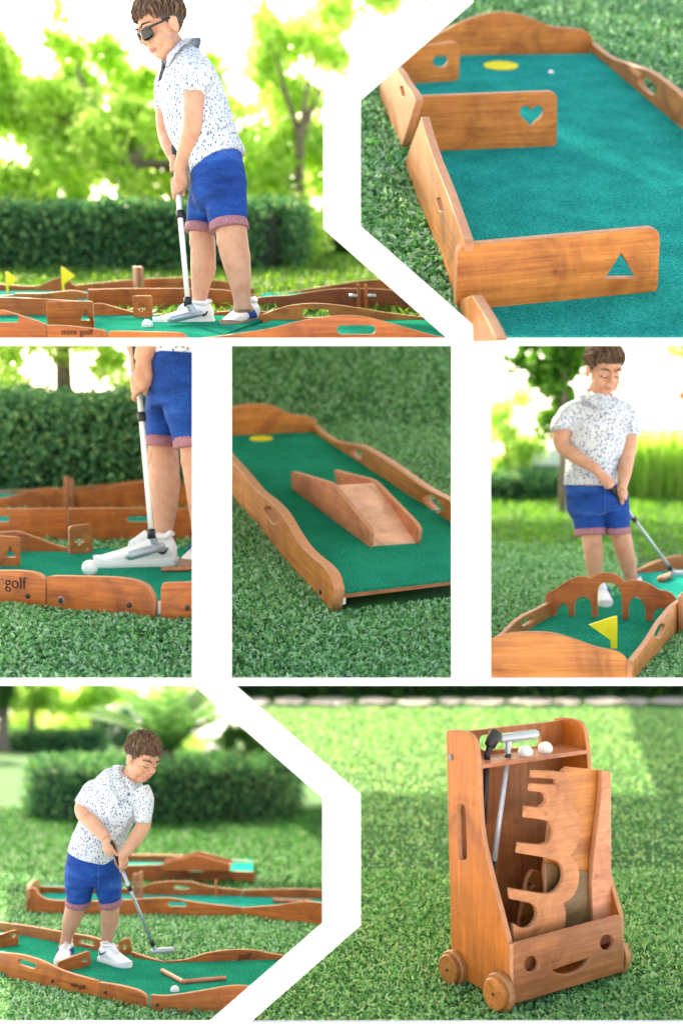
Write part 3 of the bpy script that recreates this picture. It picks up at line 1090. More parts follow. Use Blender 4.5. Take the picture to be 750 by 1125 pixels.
    if glasses:
        g = None
        b3 = bmesh.new()
        tube(b3, [(H(-.078, .0, .004), .004 * hs), (H(-.070, .075, .006), .004 * hs), (H(-.060, .088, .006), .005 * hs), (H(0, .100, .006), .005 * hs), (H(.060, .088, .006), .005 * hs), (H(.070, .075, .006), .004 * hs), (H(.078, .0, .004), .004 * hs)], seg=8, n=4)
        g = bm_obj('sunglasses', b3, BLACK, T)
        for s_ in (-1, 1):
            b3 = bmesh.new()
            n_ = (M3 @ V((s_ * .35, 1, -.05))).normalized()
            c = H(s_ * .033, .094, -.007)
            a = (M3 @ V((1, -.35 * s_, 0))).normalized() * .030 * hs
            b_ = a.normalized().cross(n_) * .022 * hs
            prev = None
            ring = []
            for off, sc in ((-.004, .94), (0, 1.0), (.003, .96), (.006, .6)):
                ring.append((c + n_ * off * hs, a * sc, b_ * sc))
            ring_tube(b3, ring, 24, p=.62)
            bm_obj('lens', b3, GLASS, g)
    return M3

def make_hand(bm, wrist, sp, ax, pdir, k, sgn=1, gr=.013, droop=0.0):
    """palm against the shaft at sp (ax points down the shaft), fingers closing round it"""
    ax = ax.normalized()
    pdir = (pdir - ax * pdir.dot(ax)).normalized()
    t = ax.cross(pdir) * sgn
    R0 = (gr + .0075) * k
    pc = sp + pdir * (gr + .016) * k
    wr = (wrist - pc).normalized()
    # palm
    tube(bm, [(wrist, .023 * k, .020 * k), (wrist.lerp(pc, .5), .026 * k, .020 * k), (pc, .027 * k, .018 * k), (pc + ax * .012 * k - pdir * .004 * k, .020 * k, .014 * k)], seg=12)
    ball(bm, pc, (.030 * k, .017 * k, .034 * k), Matrix((t, pdir, ax)).transposed())
    lens = (1.0, 1.08, 1.03, .86)
    for i in range(4):
        off = ax * ((i - 1.5) * -.0175 + .004) * k
        pts = []
        for q, a in enumerate((10, 55, 105, 155, 200)):
            a = radians(a * lens[3 - i] if q > 1 else a)
            pts.append((sp + off + (pdir * cos(a) + t * sin(a)) * R0 * (1.12 if q < 2 else 1.0) + ax * droop * q * .008 * k, (.0092, .0090, .0085, .0080, .0066)[q] * k))
        tube(bm, pts, seg=9, n=3)
    # thumb leaves the side of the palm near the wrist and lies down the shaft
    b0 = pc + wr * .018 * k - t * .010 * k
    a1 = radians(-65)
    tube(bm, [(b0, .0125 * k), (sp + (pdir * cos(a1 * .7) + t * sin(a1 * .7)) * R0 * 1.25 + ax * .004 * k, .0115 * k),
              (sp + (pdir * cos(a1) + t * sin(a1)) * R0 + ax * .026 * k, .0100 * k), (sp + (pdir * cos(a1 * 1.2) + t * sin(a1 * 1.2)) * R0 + ax * .044 * k, .0078 * k)], seg=9, n=3)

def make_shoe(T, heel, toe, k, w_=.088, hH=.085, ankle=None, stripes=None, tick=None, gum=False):
    """heel, toe: ground points in the figure's frame"""
    d = toe - heel
    L = d.length
    d.normalize()
    s_ = V((0, 0, 1)).cross(d).normalized()
    z = V((0, 0, 1)) if abs(d.z) < .05 else d.cross(s_) * -1
    z = d.cross(s_)
    if z.z < 0: z = -z
    W = w_ * k / 2
    Hh = hH * k
    sh = .020 * k
    def pt(f, x, h): return heel + d * (L * f) + s_ * (x * W) + z * h
    bm = bmesh.new()
    rings = []
    for f, hw, top in ((.015, .42, .62), (.06, .72, .96), (.16, .84, 1.06), (.30, .84, 1.04), (.42, .88, .90), (.55, .94, .70), (.68, 1.0, .54), (.80, .96, .44), (.90, .80, .36), (.96, .56, .28), (.99, .25, .18)):
        hgt = top * Hh
        rings.append((pt(f, 0, hgt / 2 + sh * .3), s_ * hw * W, z * (hgt / 2)))
    ring_tube(bm, rings, 22)
    shoe = bm_obj('shoe', bm, SHOE, T, voxel=.0035 * k, sm=5)
    bm = bmesh.new()
    ol = []
    for f, hw in ((-.01, 0), (.0, .45), (.04, .74), (.15, .90), (.35, .86), (.5, .92), (.66, 1.06), (.8, 1.04), (.91, .84), (.98, .50), (1.01, 0)):
        ol.append((f, hw))
    loop = [(f, x) for f, x in ol] + [(f, -x) for f, x in ol[::-1] if x > 0]
    lo = [bm.verts.new(pt(f, x * 1.0, 0.0005)) for f, x in loop]
    mi = [bm.verts.new(pt(f, x * 1.05, sh * .5 + (.012 * k * max(0, f - .8) / .2 * .6))) for f, x in loop]
    hi = [bm.verts.new(pt(f, x * 1.02, sh * 1.15 + (.012 * k * max(0, f - .8) / .2))) for f, x in loop]
    n = len(loop)
    for a, b in ((lo, mi), (mi, hi)):
        for i in range(n): bm.faces.new((a[i], a[(i + 1) % n], b[(i + 1) % n], b[i]))
    bm.faces.new(hi); bm.faces.new(lo[::-1])
    bm_obj('sole', bm, GUM if gum else SOLE, shoe, smooth=False)
    # padded collar, tongue and laces
    bm = bmesh.new()
    pts = []
    for q in range(17):
        a = 2 * pi * q / 16
        pts.append((pt(.205 + .145 * cos(a), .62 * sin(a), Hh * (1.07 + .10 * cos(a) * 0.4 + .12 * (cos(a) < -.5))), .0075 * k))
    tube(bm, pts, seg=8, n=2)
    bm_obj('collar', bm, SHOE, shoe)
    bm = bmesh.new()
    tube(bm, [(pt(.36, 0, Hh * 1.20), .014 * k, .004 * k), (pt(.43, 0, Hh * 1.0), .016 * k, .005 * k), (pt(.56, 0, Hh * .74), .015 * k, .005 * k)], seg=10)
    bm_obj('tongue', bm, SHOE, shoe)
    bm = bmesh.new()
    for q in range(5):
        f = .40 + .045 * q
        tt = np.interp(f, [.30, .42, .55, .68], [1.06, .94, .74, .58])
        tube(bm, [(pt(f, -.42, Hh * (tt - .02)), .003 * k), (pt(f + .004, 0, Hh * (tt + .09)), .0035 * k), (pt(f, .42, Hh * (tt - .02)), .003 * k)], seg=6)
    bm_obj('laces', bm, SOLE, shoe)
    if stripes:
        for sgn in (stripes if isinstance(stripes, tuple) else (stripes,)):
            for q in range(3):
                f = .30 + .085 * q
                bm = bmesh.new()
                tube(bm, [(pt(f, .90 * sgn, Hh * .30), .0085 * k, .0035 * k), (pt(f + .035, .93 * sgn, Hh * .48), .0085 * k, .004 * k), (pt(f + .075, .76 * sgn, Hh * .70), .0085 * k, .0045 * k)], seg=8)
                bm_obj('stripe', bm, STRIPE, shoe)
        bm = bmesh.new()
        tube(bm, [(pt(.37, -.25, Hh * 1.14), .012 * k, .005 * k), (pt(.37, .25, Hh * 1.14), .012 * k, .005 * k)], seg=8, smooth=False)
        bm_obj('tongue_tab', bm, STRIPE, shoe)
    if tick:
        bm = bmesh.new()
        tube(bm, [(pt(.12, .80 * tick, Hh * .70), .002 * k), (pt(.17, .89 * tick, Hh * .52), .005 * k), (pt(.24, .90 * tick, Hh * .58), .004 * k), (pt(.36, .84 * tick, Hh * .78), .0015 * k)], seg=8)
        bm_obj('trim', bm, NAVY, shoe)
    return shoe

def wrinkle(k, amp=.004, fx=14, seed=0.0, dirv=V((0.4, 0.4, 1))):
    def h(me):
        n = len(me.vertices)
        co = np.empty(n * 3); me.vertices.foreach_get('co', co)
        no = np.empty(n * 3); me.vertices.foreach_get('normal', no)
        co = co.reshape(-1, 3); no = no.reshape(-1, 3)
        a = np.empty(n)
        for i in range(n):
            p = co[i] / k
            q = V((p[0] * fx * .55 + seed, p[1] * fx * .55, p[2] * fx))
            a[i] = mnoise.noise(q) + .5 * mnoise.noise(q * 2.1 + V((3, 1, 2)))
        co += no * (a * amp * k)[:, None]
        me.vertices.foreach_set('co', co.ravel())
        me.update()
    return h

def boy(P, D, k, label, spec, upper=True):
    base = spec['foot']
    T = thing(P, base, 'person', label, 'person')
    SHIRT = m_print('leaf_print_cotton', k)
    DENIM = m_denim('blue_denim', k)
    view = (P.Mi.to_3x3() @ P.ray(*spec['mid'])).normalized()
    def X(u, v, dd=0.0): return P.p(u, v, D + dd * k) - base
    def R(px): return px * D / F
    def lim(lst, grow=0.0, cap=None):
        out = []
        for q in lst:
            u, v, dd, ru = q[:4]
            rd = R(q[3]) if len(q) < 5 else q[4] * k
            out.append((X(u, v, dd), R(ru) + grow * k, rd + grow * k, view))
        return out
    body = bmesh.new()
    for a in spec.get('arms', []): tube(body, lim(a), seg=16)
    fdk = V(spec.get('face', (0, -1, 0))).normalized()
    for a in spec['legs']:
        tube(body, lim(a), seg=18)
        q = a[2]; rk = R(q[3])                      # kneecap and calf
        ball(body, X(*q[:3]) + fdk * rk * .62 + V((0, 0, .012 * k)), (rk * .50, rk * .50, rk * .62))
        q = a[3]; rk = R(q[3])
        ball(body, X(*q[:3]) - fdk * rk * .35, (rk * .72, rk * .72, rk * 1.6))
        q = a[-1]; rk = R(q[3])
        for s_ in (-1, 1):
            ball(body, X(q[0] + s_ * q[3] * .75, q[1] - 3, q[2]), rk * .42)
    tube(body, lim(spec['hips'], -.022), seg=22)
    if upper:
        tube(body, lim(spec['torso'], -.014), seg=24)
        tube(body, lim(spec['neck']), seg=16)
        h = spec['head']
        make_head(body, T, X(*h['c']), V(h['f']), V(h['u']), k * h.get('s', 1.0), glasses=h.get('glasses', False))
    for hd in spec.get('hands', []):
        make_hand(body, X(*hd['wrist']), X(*hd['sp']), hd['ax'], V(hd['pdir']), k * hd.get('s', 1), hd.get('sgn', 1), droop=hd.get('droop', 0), gr=hd.get('gr', .013))
    bm_obj('body', body, SKIN, T, voxel=.0034 * k, sm=4, smf=.5)
    # clothes
    if upper or 'torso' in spec:
        sh = bmesh.new()
        tube(sh, lim(spec['torso']), seg=32)
        for a in spec.get('sleeves', []): tube(sh, lim(a), seg=24)
        shirt = bm_obj('shirt', sh, SHIRT, T, voxel=.0048 * k, sm=16, hook=wrinkle(k, .008, 11, 1.3))
        if upper:
            # folded polo collar laid round the neck, open at the throat
            nb, nt_ = X(*spec['neck'][-1][:3]), X(*spec['neck'][-2][:3])
            na = (nt_ - nb).normalized()
            fd = V(spec['head']['f']); fd = V((fd.x, fd.y, 0)).normalized() if 'cf' not in spec else V(spec['cf']).normalized()
            fd = (fd - na * fd.dot(na)).normalized()
            sd = fd.cross(na)
            cc = nb.lerp(nt_, spec.get('cl', 1.0))
            rn = R(spec['neck'][-2][3])
            b2 = bmesh.new()
            cols = []
            nq = 28
            for q in range(nq + 1):
                th = radians(14 + (332 * q / nq))              # from throat round the back to throat
                fr = .5 * (1 + cos(th))                        # 1 at the front
                dr = (fd * cos(th) + sd * sin(th))
                r0 = rn + (.009 + .016 * fr) * k
                top = cc + dr * r0 + na * (.022 - .034 * fr ** 1.5) * k
                fold = cc + dr * (r0 + .007 * k) + na * (.026 - .034 * fr ** 1.5) * k
                drop = (.030 + .036 * fr ** 6) * k
                low = cc + dr * (r0 + (.046 + .026 * fr) * k) + na * ((.022 - .034 * fr ** 1.5) * k - drop)
                lin = low - dr * .006 * k
                cols.append([b2.verts.new(c) for c in (top - na * .015 * k, top, fold, low, lin)])
            for l, r in zip(cols[:-1], cols[1:]):
                for j in range(4):
                    b2.faces.new((l[j], r[j], r[j + 1], l[j + 1]))
            bm_obj('collar', b2, SHIRT, shirt)
            for (u, v, dd) in spec.get('buttons', []):
                b2 = bmesh.new(); c = X(u, v, dd)
                tube(b2, [(c + view * .004 * k, .006 * k), (c - view * .004 * k, .006 * k)], seg=12, smooth=False)
                bm_obj('button', b2, NAVY, shirt)
    st = bmesh.new()
    tube(st, lim(spec['hips']), seg=28)
    for a in spec['short_legs']: tube(st, lim(a), seg=24)
    shorts = bm_obj('shorts', st, DENIM, T, voxel=.0048 * k, sm=11, hook=wrinkle(k, .006, 10, 4.1))
    for a in spec['short_legs']:
        e = V(X(*a[-1][:3])); pv = V(X(*a[-2][:3]))
        t = (e - pv).normalized()
        rr = R(a[-1][3]); rd = R(a[-1][3]) if len(a[-1]) < 5 else a[-1][4] * k
        ch = spec.get('cuff', .038) * k
        b2 = bmesh.new()
        g = .004 * k
        tube(b2, [(e - t * ch * .50, rr + g * .2, rd + g * .2, view), (e - t * ch * .46, rr + g * .9, rd + g * .9, view), (e + t * ch * .40, rr + g * 1.3, rd + g * 1.3, view), (e + t * ch * .46, rr + g * .6, rd + g * .6, view)], seg=28, smooth=False)
        bm_obj('cuff', b2, CUFF, shorts, hook=wrinkle(k, .002, 22, 2))
    for s_ in spec.get('seams', []):
        b2 = bmesh.new(); tube(b2, [(X(*c), .0022 * k) for c in s_], seg=6)
        bm_obj('seam', b2, m_plain('seam_thread', (0.03, 0.09, 0.36), .9), shorts)
    for q in spec['shoes']:
        make_shoe(T, q['heel'] - base, q['toe'] - base, k, **q.get('kw', {}))
    return T
# ================================================================ view 1: boy in sunglasses, low camera
def gp(P, *uv): return [P.g(u, v) for u, v in uv]
def hpx(P, v, px): return px * P.dep(v) / F          # metres of a px height standing at ground row v

def row(P, T, uA, uB, v, tops, slots=(), vB=None, mat=None, name='side_board', thick=.02):
    """board with its foot on ground rows v (left) .. vB (right); tops = (u, v) of the upper edge in the photo"""
    vB = v if vB is None else vB
    A, B = P.g(uA, v), P.g(uB, vB)
    pr = []
    H = 1.0
    for (u, vt) in tops:
        f = (u - uA) / (uB - uA)
        vb = v + (vB - v) * f
        pr.append((f, hpx(P, vb, vb - vt)))
    L = (B - A).length
    holes = []
    for (u, vc, wpx, hpx_) in slots:
        f = (u - uA) / (uB - uA)
        vb = v + (vB - v) * f
        s_ = P.dep(vb) / F
        holes.append((f, (vb - vc) * s_, wpx * s_, hpx_ * s_))
    return side(T, A, B, pr, H, thick, holes, mat, name)
def cut_board(P, T, p0, p1, hgt, hole, mat=None, name='cross_board', thick=.018, r=.02, z=0.0):
    iv = inv(T)
    a, b = iv @ V(p0), iv @ V(p1)
    d = b - a
    L = d.length
    M = upright(a + V((0, 0, z)), d)
    ol = rrect(L / 2, hgt / 2, L, hgt, r)
    return board(name, ol, [hole] if hole else [], thick, mat or WOOD, T, M)

# --- courses of view 1
c1 = thing(P1, P1.g(120, 372), 'mini_golf_course', 'wooden mini golf lane the boy in sunglasses stands on, with mini golf lettering', 'mini golf course', 'lanes around the boy in sunglasses')
flat_poly(c1, gp(P1, (-40, 376.5), (235, 376.5), (300, 350.5), (-40, 350)), .004, .016, FELT, 'mat')
row(P1, c1, -40, 52, 376.5, [(-40, 338), (0, 340), (27, 347), (52, 356)], [(8, 350, 30, 8)])
b_ = row(P1, c1, 53, 119, 376.5, [(53, 357), (80, 358), (112, 362), (117, 364), (119, 368)])
row(P1, c1, 120, 207, 376.5, [(120, 366), (124, 363.5), (160, 364), (195, 365), (203, 367), (207, 371)])
mi = inv(c1) @ P1.g(86, 376.5)
text(c1, 'mini golf', hpx(P1, 376.5, 10), upright(mi + V((0, -.012, hpx(P1, 376.5, 12))), V((1, 0, 0))), depth=.0006)
cut_board(P1, c1, P1.g(53, 366), P1.g(104, 366), hpx(P1, 366, 35), tri(hpx(P1, 366, 43), hpx(P1, 366, 20), hpx(P1, 366, 8)), r=.008)
row(P1, c1, -30, 100, 350, [(-30, 326), (20, 327), (60, 329), (100, 332)])
row(P1, c1, 101, 148, 350, [(101, 334), (112, 333), (130, 338), (148, 343)])
cut_board(P1, c1, P1.g(147, 352), P1.g(168, 352), hpx(P1, 352, 27), spade(hpx(P1, 352, 9), hpx(P1, 352, 15), hpx(P1, 352, 5.5)), r=.008)
row(P1, c1, 168, 296, 350, [(168, 345), (230, 343), (270, 340), (296, 343)])

c1b = thing(P1, P1.g(370, 372), 'mini_golf_course', 'wavy right hand lane whose near board has a slot showing green felt', 'mini golf course', 'lanes around the boy in sunglasses')
flat_poly(c1b, gp(P1, (236, 376.5), (512, 376.5), (470, 355), (301, 355)), .004, .016, FELT, 'mat')
row(P1, c1b, 222, 512, 376.8, [(222, 371), (240, 369), (270, 365), (300, 360), (332, 352), (368, 347), (400, 348), (440, 358), (480, 369), (512, 371)], [(391, 362, 42, 10)])
row(P1, c1b, 284, 470, 355, [(284, 347), (300, 341), (316, 336), (344, 333), (380, 336), (424, 343), (456, 347), (470, 348)], [(347, 344, 30, 9)], mat=WOOD_PALE)

c1c = thing(P1, P1.g(370, 342), 'mini_golf_course', 'dark reddish lane behind on the right with a bolted upright joint', 'mini golf course', 'lanes around the boy in sunglasses')
flat_poly(c1c, gp(P1, (278, 341), (470, 341), (470, 330), (290, 330)), .02, .04, FELT_B, 'mat')
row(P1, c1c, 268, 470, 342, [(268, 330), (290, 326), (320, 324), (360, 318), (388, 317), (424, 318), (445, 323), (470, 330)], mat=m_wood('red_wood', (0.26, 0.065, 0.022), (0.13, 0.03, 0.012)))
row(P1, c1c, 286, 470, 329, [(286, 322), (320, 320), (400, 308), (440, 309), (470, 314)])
for uu, ww in ((392, 3.2), (400, 3.2)):
    q = P1.g(uu, 343.5)
    cut_board(P1, c1c, q, P1.g(uu + ww, 343.5), hpx(P1, 343, 31), None, name='upright_peg', r=.003)
for uu in (388, 408):
    q = P1.p(uu, 325, P1.dep(344)); q2 = V(q)
    bm = bmesh.new(); iv_ = inv(c1c)
    cyl(bm, iv_ @ (q + V((-.02, 0, 0))), iv_ @ (q + V((.02, 0, 0))), .009); bm_obj('bolt', bm, STEEL, c1c)

c1d = thing(P1, P1.g(150, 340), 'mini_golf_course', 'long plain lane crossing behind the spade peg and the boys legs', 'mini golf course', 'lanes around the boy in sunglasses')
flat_poly(c1d, gp(P1, (85, 340), (280, 340), (270, 329), (85, 329)), .02, .04, FELT_B, 'mat')
row(P1, c1d, 98, 285, 341, [(98, 318), (140, 317), (200, 317), (240, 318), (270, 322), (285, 326)])
row(P1, c1d, 85, 280, 328.5, [(85, 313), (115, 310), (150, 307), (200, 305), (240, 308), (262, 313), (280, 317)])
for uu in (148.5, 153.5):
    cut_board(P1, c1d, P1.g(uu, 330), P1.g(uu + 4, 331), hpx(P1, 330, 37), None, name='upright_peg', r=.012, mat=WOOD_PINK)
c1e = thing(P1, P1.g(40, 337), 'mini_golf_course', 'sunlit lane at far left with two yellow flags', 'mini golf course', 'lanes around the boy in sunglasses')
flat_poly(c1e, gp(P1, (-40, 337), (97, 337), (97, 329), (-40, 329)), .02, .045, FELT_B, 'mat')
row(P1, c1e, -40, 97, 337.5, [(-40, 325), (10, 324), (21, 322), (50, 322), (80, 319), (97, 322)], mat=WOOD_PALE)
row(P1, c1e, -40, 96, 328, [(-40, 312), (0, 312), (40, 314), (60, 307), (74, 304), (82, 313), (96, 313)])

def flag(P, u, v, h_px, w_px, label, vb, tip=None, flip=1, pw=2.6):
    D = P.dep(vb)
    s_ = D / F
    T = thing(P, P.g(u, vb), 'flag', label, 'flag')
    H, Wd, p = h_px * s_, w_px * s_, pw * s_
    ol = [(0, 0), (p, 0), (p, H * .52), (Wd, H * .76), (p, H), (0, H)]
    if flip < 0: ol = [(-x, y) for x, y in ol][::-1]
    o = board('flag_board', ol, [], .008, YELLOW, T, upright(V((0, 0, 0)), V((1, 0, 0))), bevel=.001, edge=False)
    return T
flag(P1, 8, 325, 33, 14, 'yellow pennant flag at the far left edge, behind the boy in sunglasses', 332)
flag(P1, 69, 316, 38, 15.5, 'yellow pennant flag just left of the spade peg, second from the left edge', 332)
FL = list(THINGS)[-2:]
golf_ball(P1, 162, 357.2, 6.4, 'white golf ball at the toe of the shoe of the boy in sunglasses')

# --- boy 1
D1 = P1.dep(358)
k1 = .967
sh_top = P1.p(191.5, 160, D1); sh_neck = P1.p(206.5, 334, D1 - .10)
axv = (sh_neck - sh_top).normalized()
def onshaft(v, u0, v0, d0, u1, v1, d1):
    t = (v - v0) / (v1 - v0)
    return (u0 + (u1 - u0) * t, v, (d0 + (d1 - d0) * t))
os1 = lambda v: onshaft(v, 191.5, 160, 0.0, 206.5, 334, -.10 / k1)
boy(P1, D1, k1, 'boy in dark sunglasses and blue shorts gripping a white putter beside the tall hedge', dict(
    foot=P1.g(228, 358), mid=(220, 190), face=(-.9, -.4, 0),
    head=dict(c=(177, 27, -.03), f=(-.70, -.58, -.44), u=(-.40, -.10, .9), s=1.08, glasses=True),
    neck=[(184, 42, -.01, 13), (193, 54, .0, 13.5), (202, 68, .0, 17)],
    torso=[(195, 59, .0, 13, .07), (200, 66, 0, 21, .115), (207, 84, 0, 31, .15), (212, 110, 0, 37, .16), (221, 140, 0, 37, .16), (231, 164, 0, 35, .165), (239, 181, 0, 33, .170)],
    sleeves=[[(214, 72, -.09, 18, .06), (216, 84, -.135, 18.5, .066), (213.5, 97, -.155, 15.5, .062), (212.5, 104, -.16, 13.5, .058)],
             [(192, 72, .08, 16, .06), (185, 92, .135, 15, .062), (181, 112, .14, 12.5, .058), (181, 122, .14, 12, .055)]],
    arms=[[(215, 84, -.135, 13), (213, 108, -.16, 11.2), (211.5, 136, -.165, 10.4), (207, 155, -.13, 10.0), (200, 178, -.075, 7.6), (197, 188, -.06, 7.2)],
          [(186, 92, .135, 12), (181, 122, .14, 10.2), (182, 146, .12, 9.4), (187, 162, .06, 8.6), (191, 172, .035, 6.8)]],
    hands=[dict(wrist=(198, 186, -.065), sp=os1(203), ax=axv, pdir=(.62, -.75, .1), sgn=1, droop=.5, s=1.12, gr=.011),
           dict(wrist=(190, 170, .04), sp=os1(177), ax=axv, pdir=(.1, .95, .1), sgn=-1, droop=.3, s=1.05, gr=.011)],
    hips=[(233, 166, 0, 29, .145), (238, 182, 0, 30.5, .158), (240, 200, 0, 31, .165), (238, 216, 0, 29, .155), (236, 226, 0, 24, .14), (235, 235, 0, 16, .11)],
    short_legs=[[(245, 195, -.075, 25, .085), (248, 220, -.08, 23, .088), (251.5, 248, -.085, 20.2, .085)],
                [(230, 198, .075, 22, .085), (224, 225, .08, 19, .085), (220, 252, .08, 16.3, .080)]],
    legs=[[(245, 200, -.075, 20), (252, 240, -.085, 17.4), (256, 268, -.085, 16.6), (259, 285, -.08, 15.4), (263, 305, -.075, 13), (265.5, 326, -.07, 9.8), (267, 342, -.07, 10)],
          [(230, 200, .075, 19), (222, 248, .08, 14.6), (223, 270, .08, 14), (223, 290, .085, 14), (221, 308, .085, 11.5), (219.5, 328, .085, 8.4), (222, 342, .085, 9.5)]],
    shoes=[dict(heel=P1.g(236, 356.5), toe=P1.g(168.5, 357.5), kw=dict(tick=-1 if False else 1)),
           dict(heel=P1.g(280, 352.5), toe=P1.g(248, 360.5), kw=dict(stripes=(1, -1), gum=True))],
    cl=.72,
    buttons=[(183, 68, -.02), (181, 74, -.02)],
    seams=[[(231, 196, -.11), (229, 220, -.115), (233, 248, -.11)]],
))
ph_ = P1.p(186, 356, D1 - .16); pt_ = P1.p(222, 347.5, D1 - .06)
putter(P1, sh_top, P1.p(194, 192, D1 - .018), P1.p(206.5, 334, D1 - .10), pt_, ph_,
       'white putter held by the boy in sunglasses, its blade in front of his shoe', k=k1, band=[.44, .985], white_grip=True, rs=.0105)

# --- greenery of view 1
hz = P1.dep(303)
def hline(P, D, us): return [P.p(u, P.yh + (P.vn - P.yh) * P.Dn / D, D) for u in us]
hp = [P1.g(u, v) for u, v in ((-90, 301), (0, 301), (90, 301), (180, 301), (240, 301), (270, 300.5), (284, 299), (290, 297))]
hedge(P1, [q + V((0, .35, 0)) for q in hp], .62, hpx(P1, 302, 70), 26000, .045, 'clipped dark green hedge behind the boy in sunglasses')
grass(P1, 'grass', [(-60, 350), (505, 350), (505, 268), (-60, 268)], 900, .05, fall=.5, label_mat=m_leaf('sunny_grass', [(0.06, 0.16, 0.03), (0.11, 0.25, 0.05), (0.18, 0.32, 0.06)], .35), maxn=45000)
tree(P1, 150, 282.5, 13.1, .085, 1.1, [(40, 130, 0, 62), (110, 105, 1, 62), (180, 120, 0, 60), (225, 150, -1, 42), (10, 190, -.5, 45), (120, 165, -1, 55), (60, 80, 1, 40), (-60, 60, 0, 70), (150, 200, 0, 22), (-10, 110, 0, 50), (230, 100, .5, 40), (60, 40, .5, 34), (215, 60, .5, 30), (85, 205, .6, 30), (210, 195, .6, 26)], 15000, .11, LEAF_G, 'bushy yellow green tree whose crown spreads behind the boy in sunglasses', 'trees beyond the tall hedge', limbs=12, clumps=70)
tree(P1, 330, 281.4, 13.5, .05, 1.4, [(310, 70, 0, 46), (345, 40, 1, 50), (390, 20, 0, 60), (440, -40, 0, 60), (330, 150, 0, 34), (300, 20, 0, 30), (352, 110, 0, 36), (300, 120, .5, 34), (290, 60, .5, 30), (340, 190, .5, 30), (285, 190, .5, 24), (370, 70, 0, 30)], 10000, .11, LEAF_Y, 'pale yellow airy tree at the upper right of the boy in sunglasses', 'trees beyond the tall hedge', limbs=10, clumps=60)
bush(P1, 330, 292, 11.5, .34, .36, 2600, .06, LEAF_G, 'loose green bush at the right end of the tall hedge')
bush(P1, 372, 284, 12.7, .5, .26, 2600, .07, LEAF_D, 'low dark bush at the right edge of the view with the sunglasses')
bush(P1, 100, 281, 13.6, 1.1, .34, 3000, .1, LEAF_Y, 'pale bush showing over the top of the tall hedge at left')
bush(P1, 265, 281, 13.6, .9, .28, 2400, .1, LEAF_Y, 'pale bush showing over the top of the tall hedge at right')

# unseen trees added to keep the sun off the two upper terraces
tree(P1, -150, 298, P1.dep(298), .17, 2.6, [(-30, -300, .4, 215), (180, -300, .6, 200), (320, -290, .8, 170)], 5200, .17, LEAF_G, 'unseen shade tree added at the left, its crown over the boy in sunglasses', limbs=12, clumps=80)
tree(P2, 400, -24, P2.dep(-24), .18, 2.2, [(250, -330, 2.4, 210), (390, -330, 2.4, 210), (160, -330, 2.2, 150)], 3000, .2, LEAF_G, 'unseen shade tree added beyond the close lane with the heart cut-out board', limbs=12, clumps=80)

for _i, (_u, _v, _rx, _rz, _l) in enumerate(((40, 281, 1.5, 1.05, 'tall pale thicket far behind the bushy tree'), (215, 280.5, 1.3, 1.15, 'tall pale thicket behind the shirt of the boy in sunglasses'), (330, 280.5, 1.0, .8, 'tall pale thicket behind the airy yellow tree'))):
    bush(P1, _u, _v, P1.dep(_v), _rx, _rz, 4200, .12, LEAF_Y, _l, 'pale thickets behind the tall hedge', name='thicket', cat='thicket', ry=.4)
# ================================================================ view 2: close view down a lane with three cut-out boards
P = P2
T = thing(P, P.g(580, 200), 'mini_golf_course', 'large close wooden lane with heart, triangle and hexagon cut-out boards', 'mini golf course')
iv = inv(T)
def g2(u, v, z=0): return P.g(u, v, z)
flat_poly(T, [g2(523, 374), g2(805, 374), g2(805, 190), g2(655, 62), g2(418, 64), g2(418, 100)], .004, .02, FELT_B, 'mat')
# left wall: three stretches between the cut-out boards
wall(P, T, (502, 326), (447, 182), [(516, 268), (505, 236), (494, 206), (482, 176), (472, 146), (467, 128)], [pslot(486.5, 219, 489, 229, 5)], thick=.036, mat=WOOD_BIG)
wall(P, T, (521, 375), (504, 332), [(552, 374), (540, 350), (524, 324)], thick=.036, mat=WOOD_BIG)
wall(P, T, (443, 168), (418, 106), [(461, 110), (457, 101), (450, 92), (443, 80), (436, 72), (428, 66)], [pslot(445, 96, 447, 104, 4)], thick=.036, mat=WOOD_BIG)
# right wall and far end
wall(P, T, (650, 58), (800, 186), [(651, 46), (663, 56), (676, 64), (696, 70), (720, 80), (750, 103), (775, 128), (800, 150)], [pslot(709, 89, 719, 98, 12)], thick=.036, mat=WOOD_BIG)
wall(P, T, (440, 66), (651, 57), [(440, 50), (470, 42), (493, 30), (515, 20), (535, 14), (552, 12.5), (572, 15.5), (590, 22), (605, 28), (626, 30), (643, 33), (650, 42)], thick=.036, mat=WOOD_BIG, name='end_board')
def poly_r(pts, r=.08):
    """round the corners of a px polygon"""
    out = []
    n = len(pts)
    for i in range(n):
        a, b, c = V(pts[i - 1]), V(pts[i]), V(pts[(i + 1) % n])
        d0 = (a - b); d1 = (c - b)
        rr = min(r, d0.length * .45, d1.length * .45)
        p0 = b + d0.normalized() * rr; p1 = b + d1.normalized() * rr
        for k in range(5):
            t = k / 4
            q = p0 * (1 - t) ** 2 + b * 2 * t * (1 - t) + p1 * t * t
            out.append((q.x, q.y))
    return out
def phole(kind, u, v, s_, asp=1.0):
    f = {'tri': tri, 'heart': heart, 'spade': spade, 'hexa': hexa}[kind]
    return [(u + (a) * asp, v - b) for a, b in f(0, 0, s_)]
A, B = g2(499, 345), g2(721, 323)
pboard(P, T, A, B - A, poly_r([(499, 341), (501, 268), (723, 248), (720, 323)], 13), [phole('tri', 680, 291, 19, 1.12)], .034, WOOD_BIG, 'cross_board')
A, B = g2(451, 170), g2(611, 163)
pboard(P, T, A, B - A, poly_r([(450, 169), (450, 105), (611, 99), (610, 163)], 10), [phole('heart', 583, 126, 13.5, 1.0)], .034, WOOD_BIG, 'cross_board')
A, B = g2(428, 96), g2(504, 91)
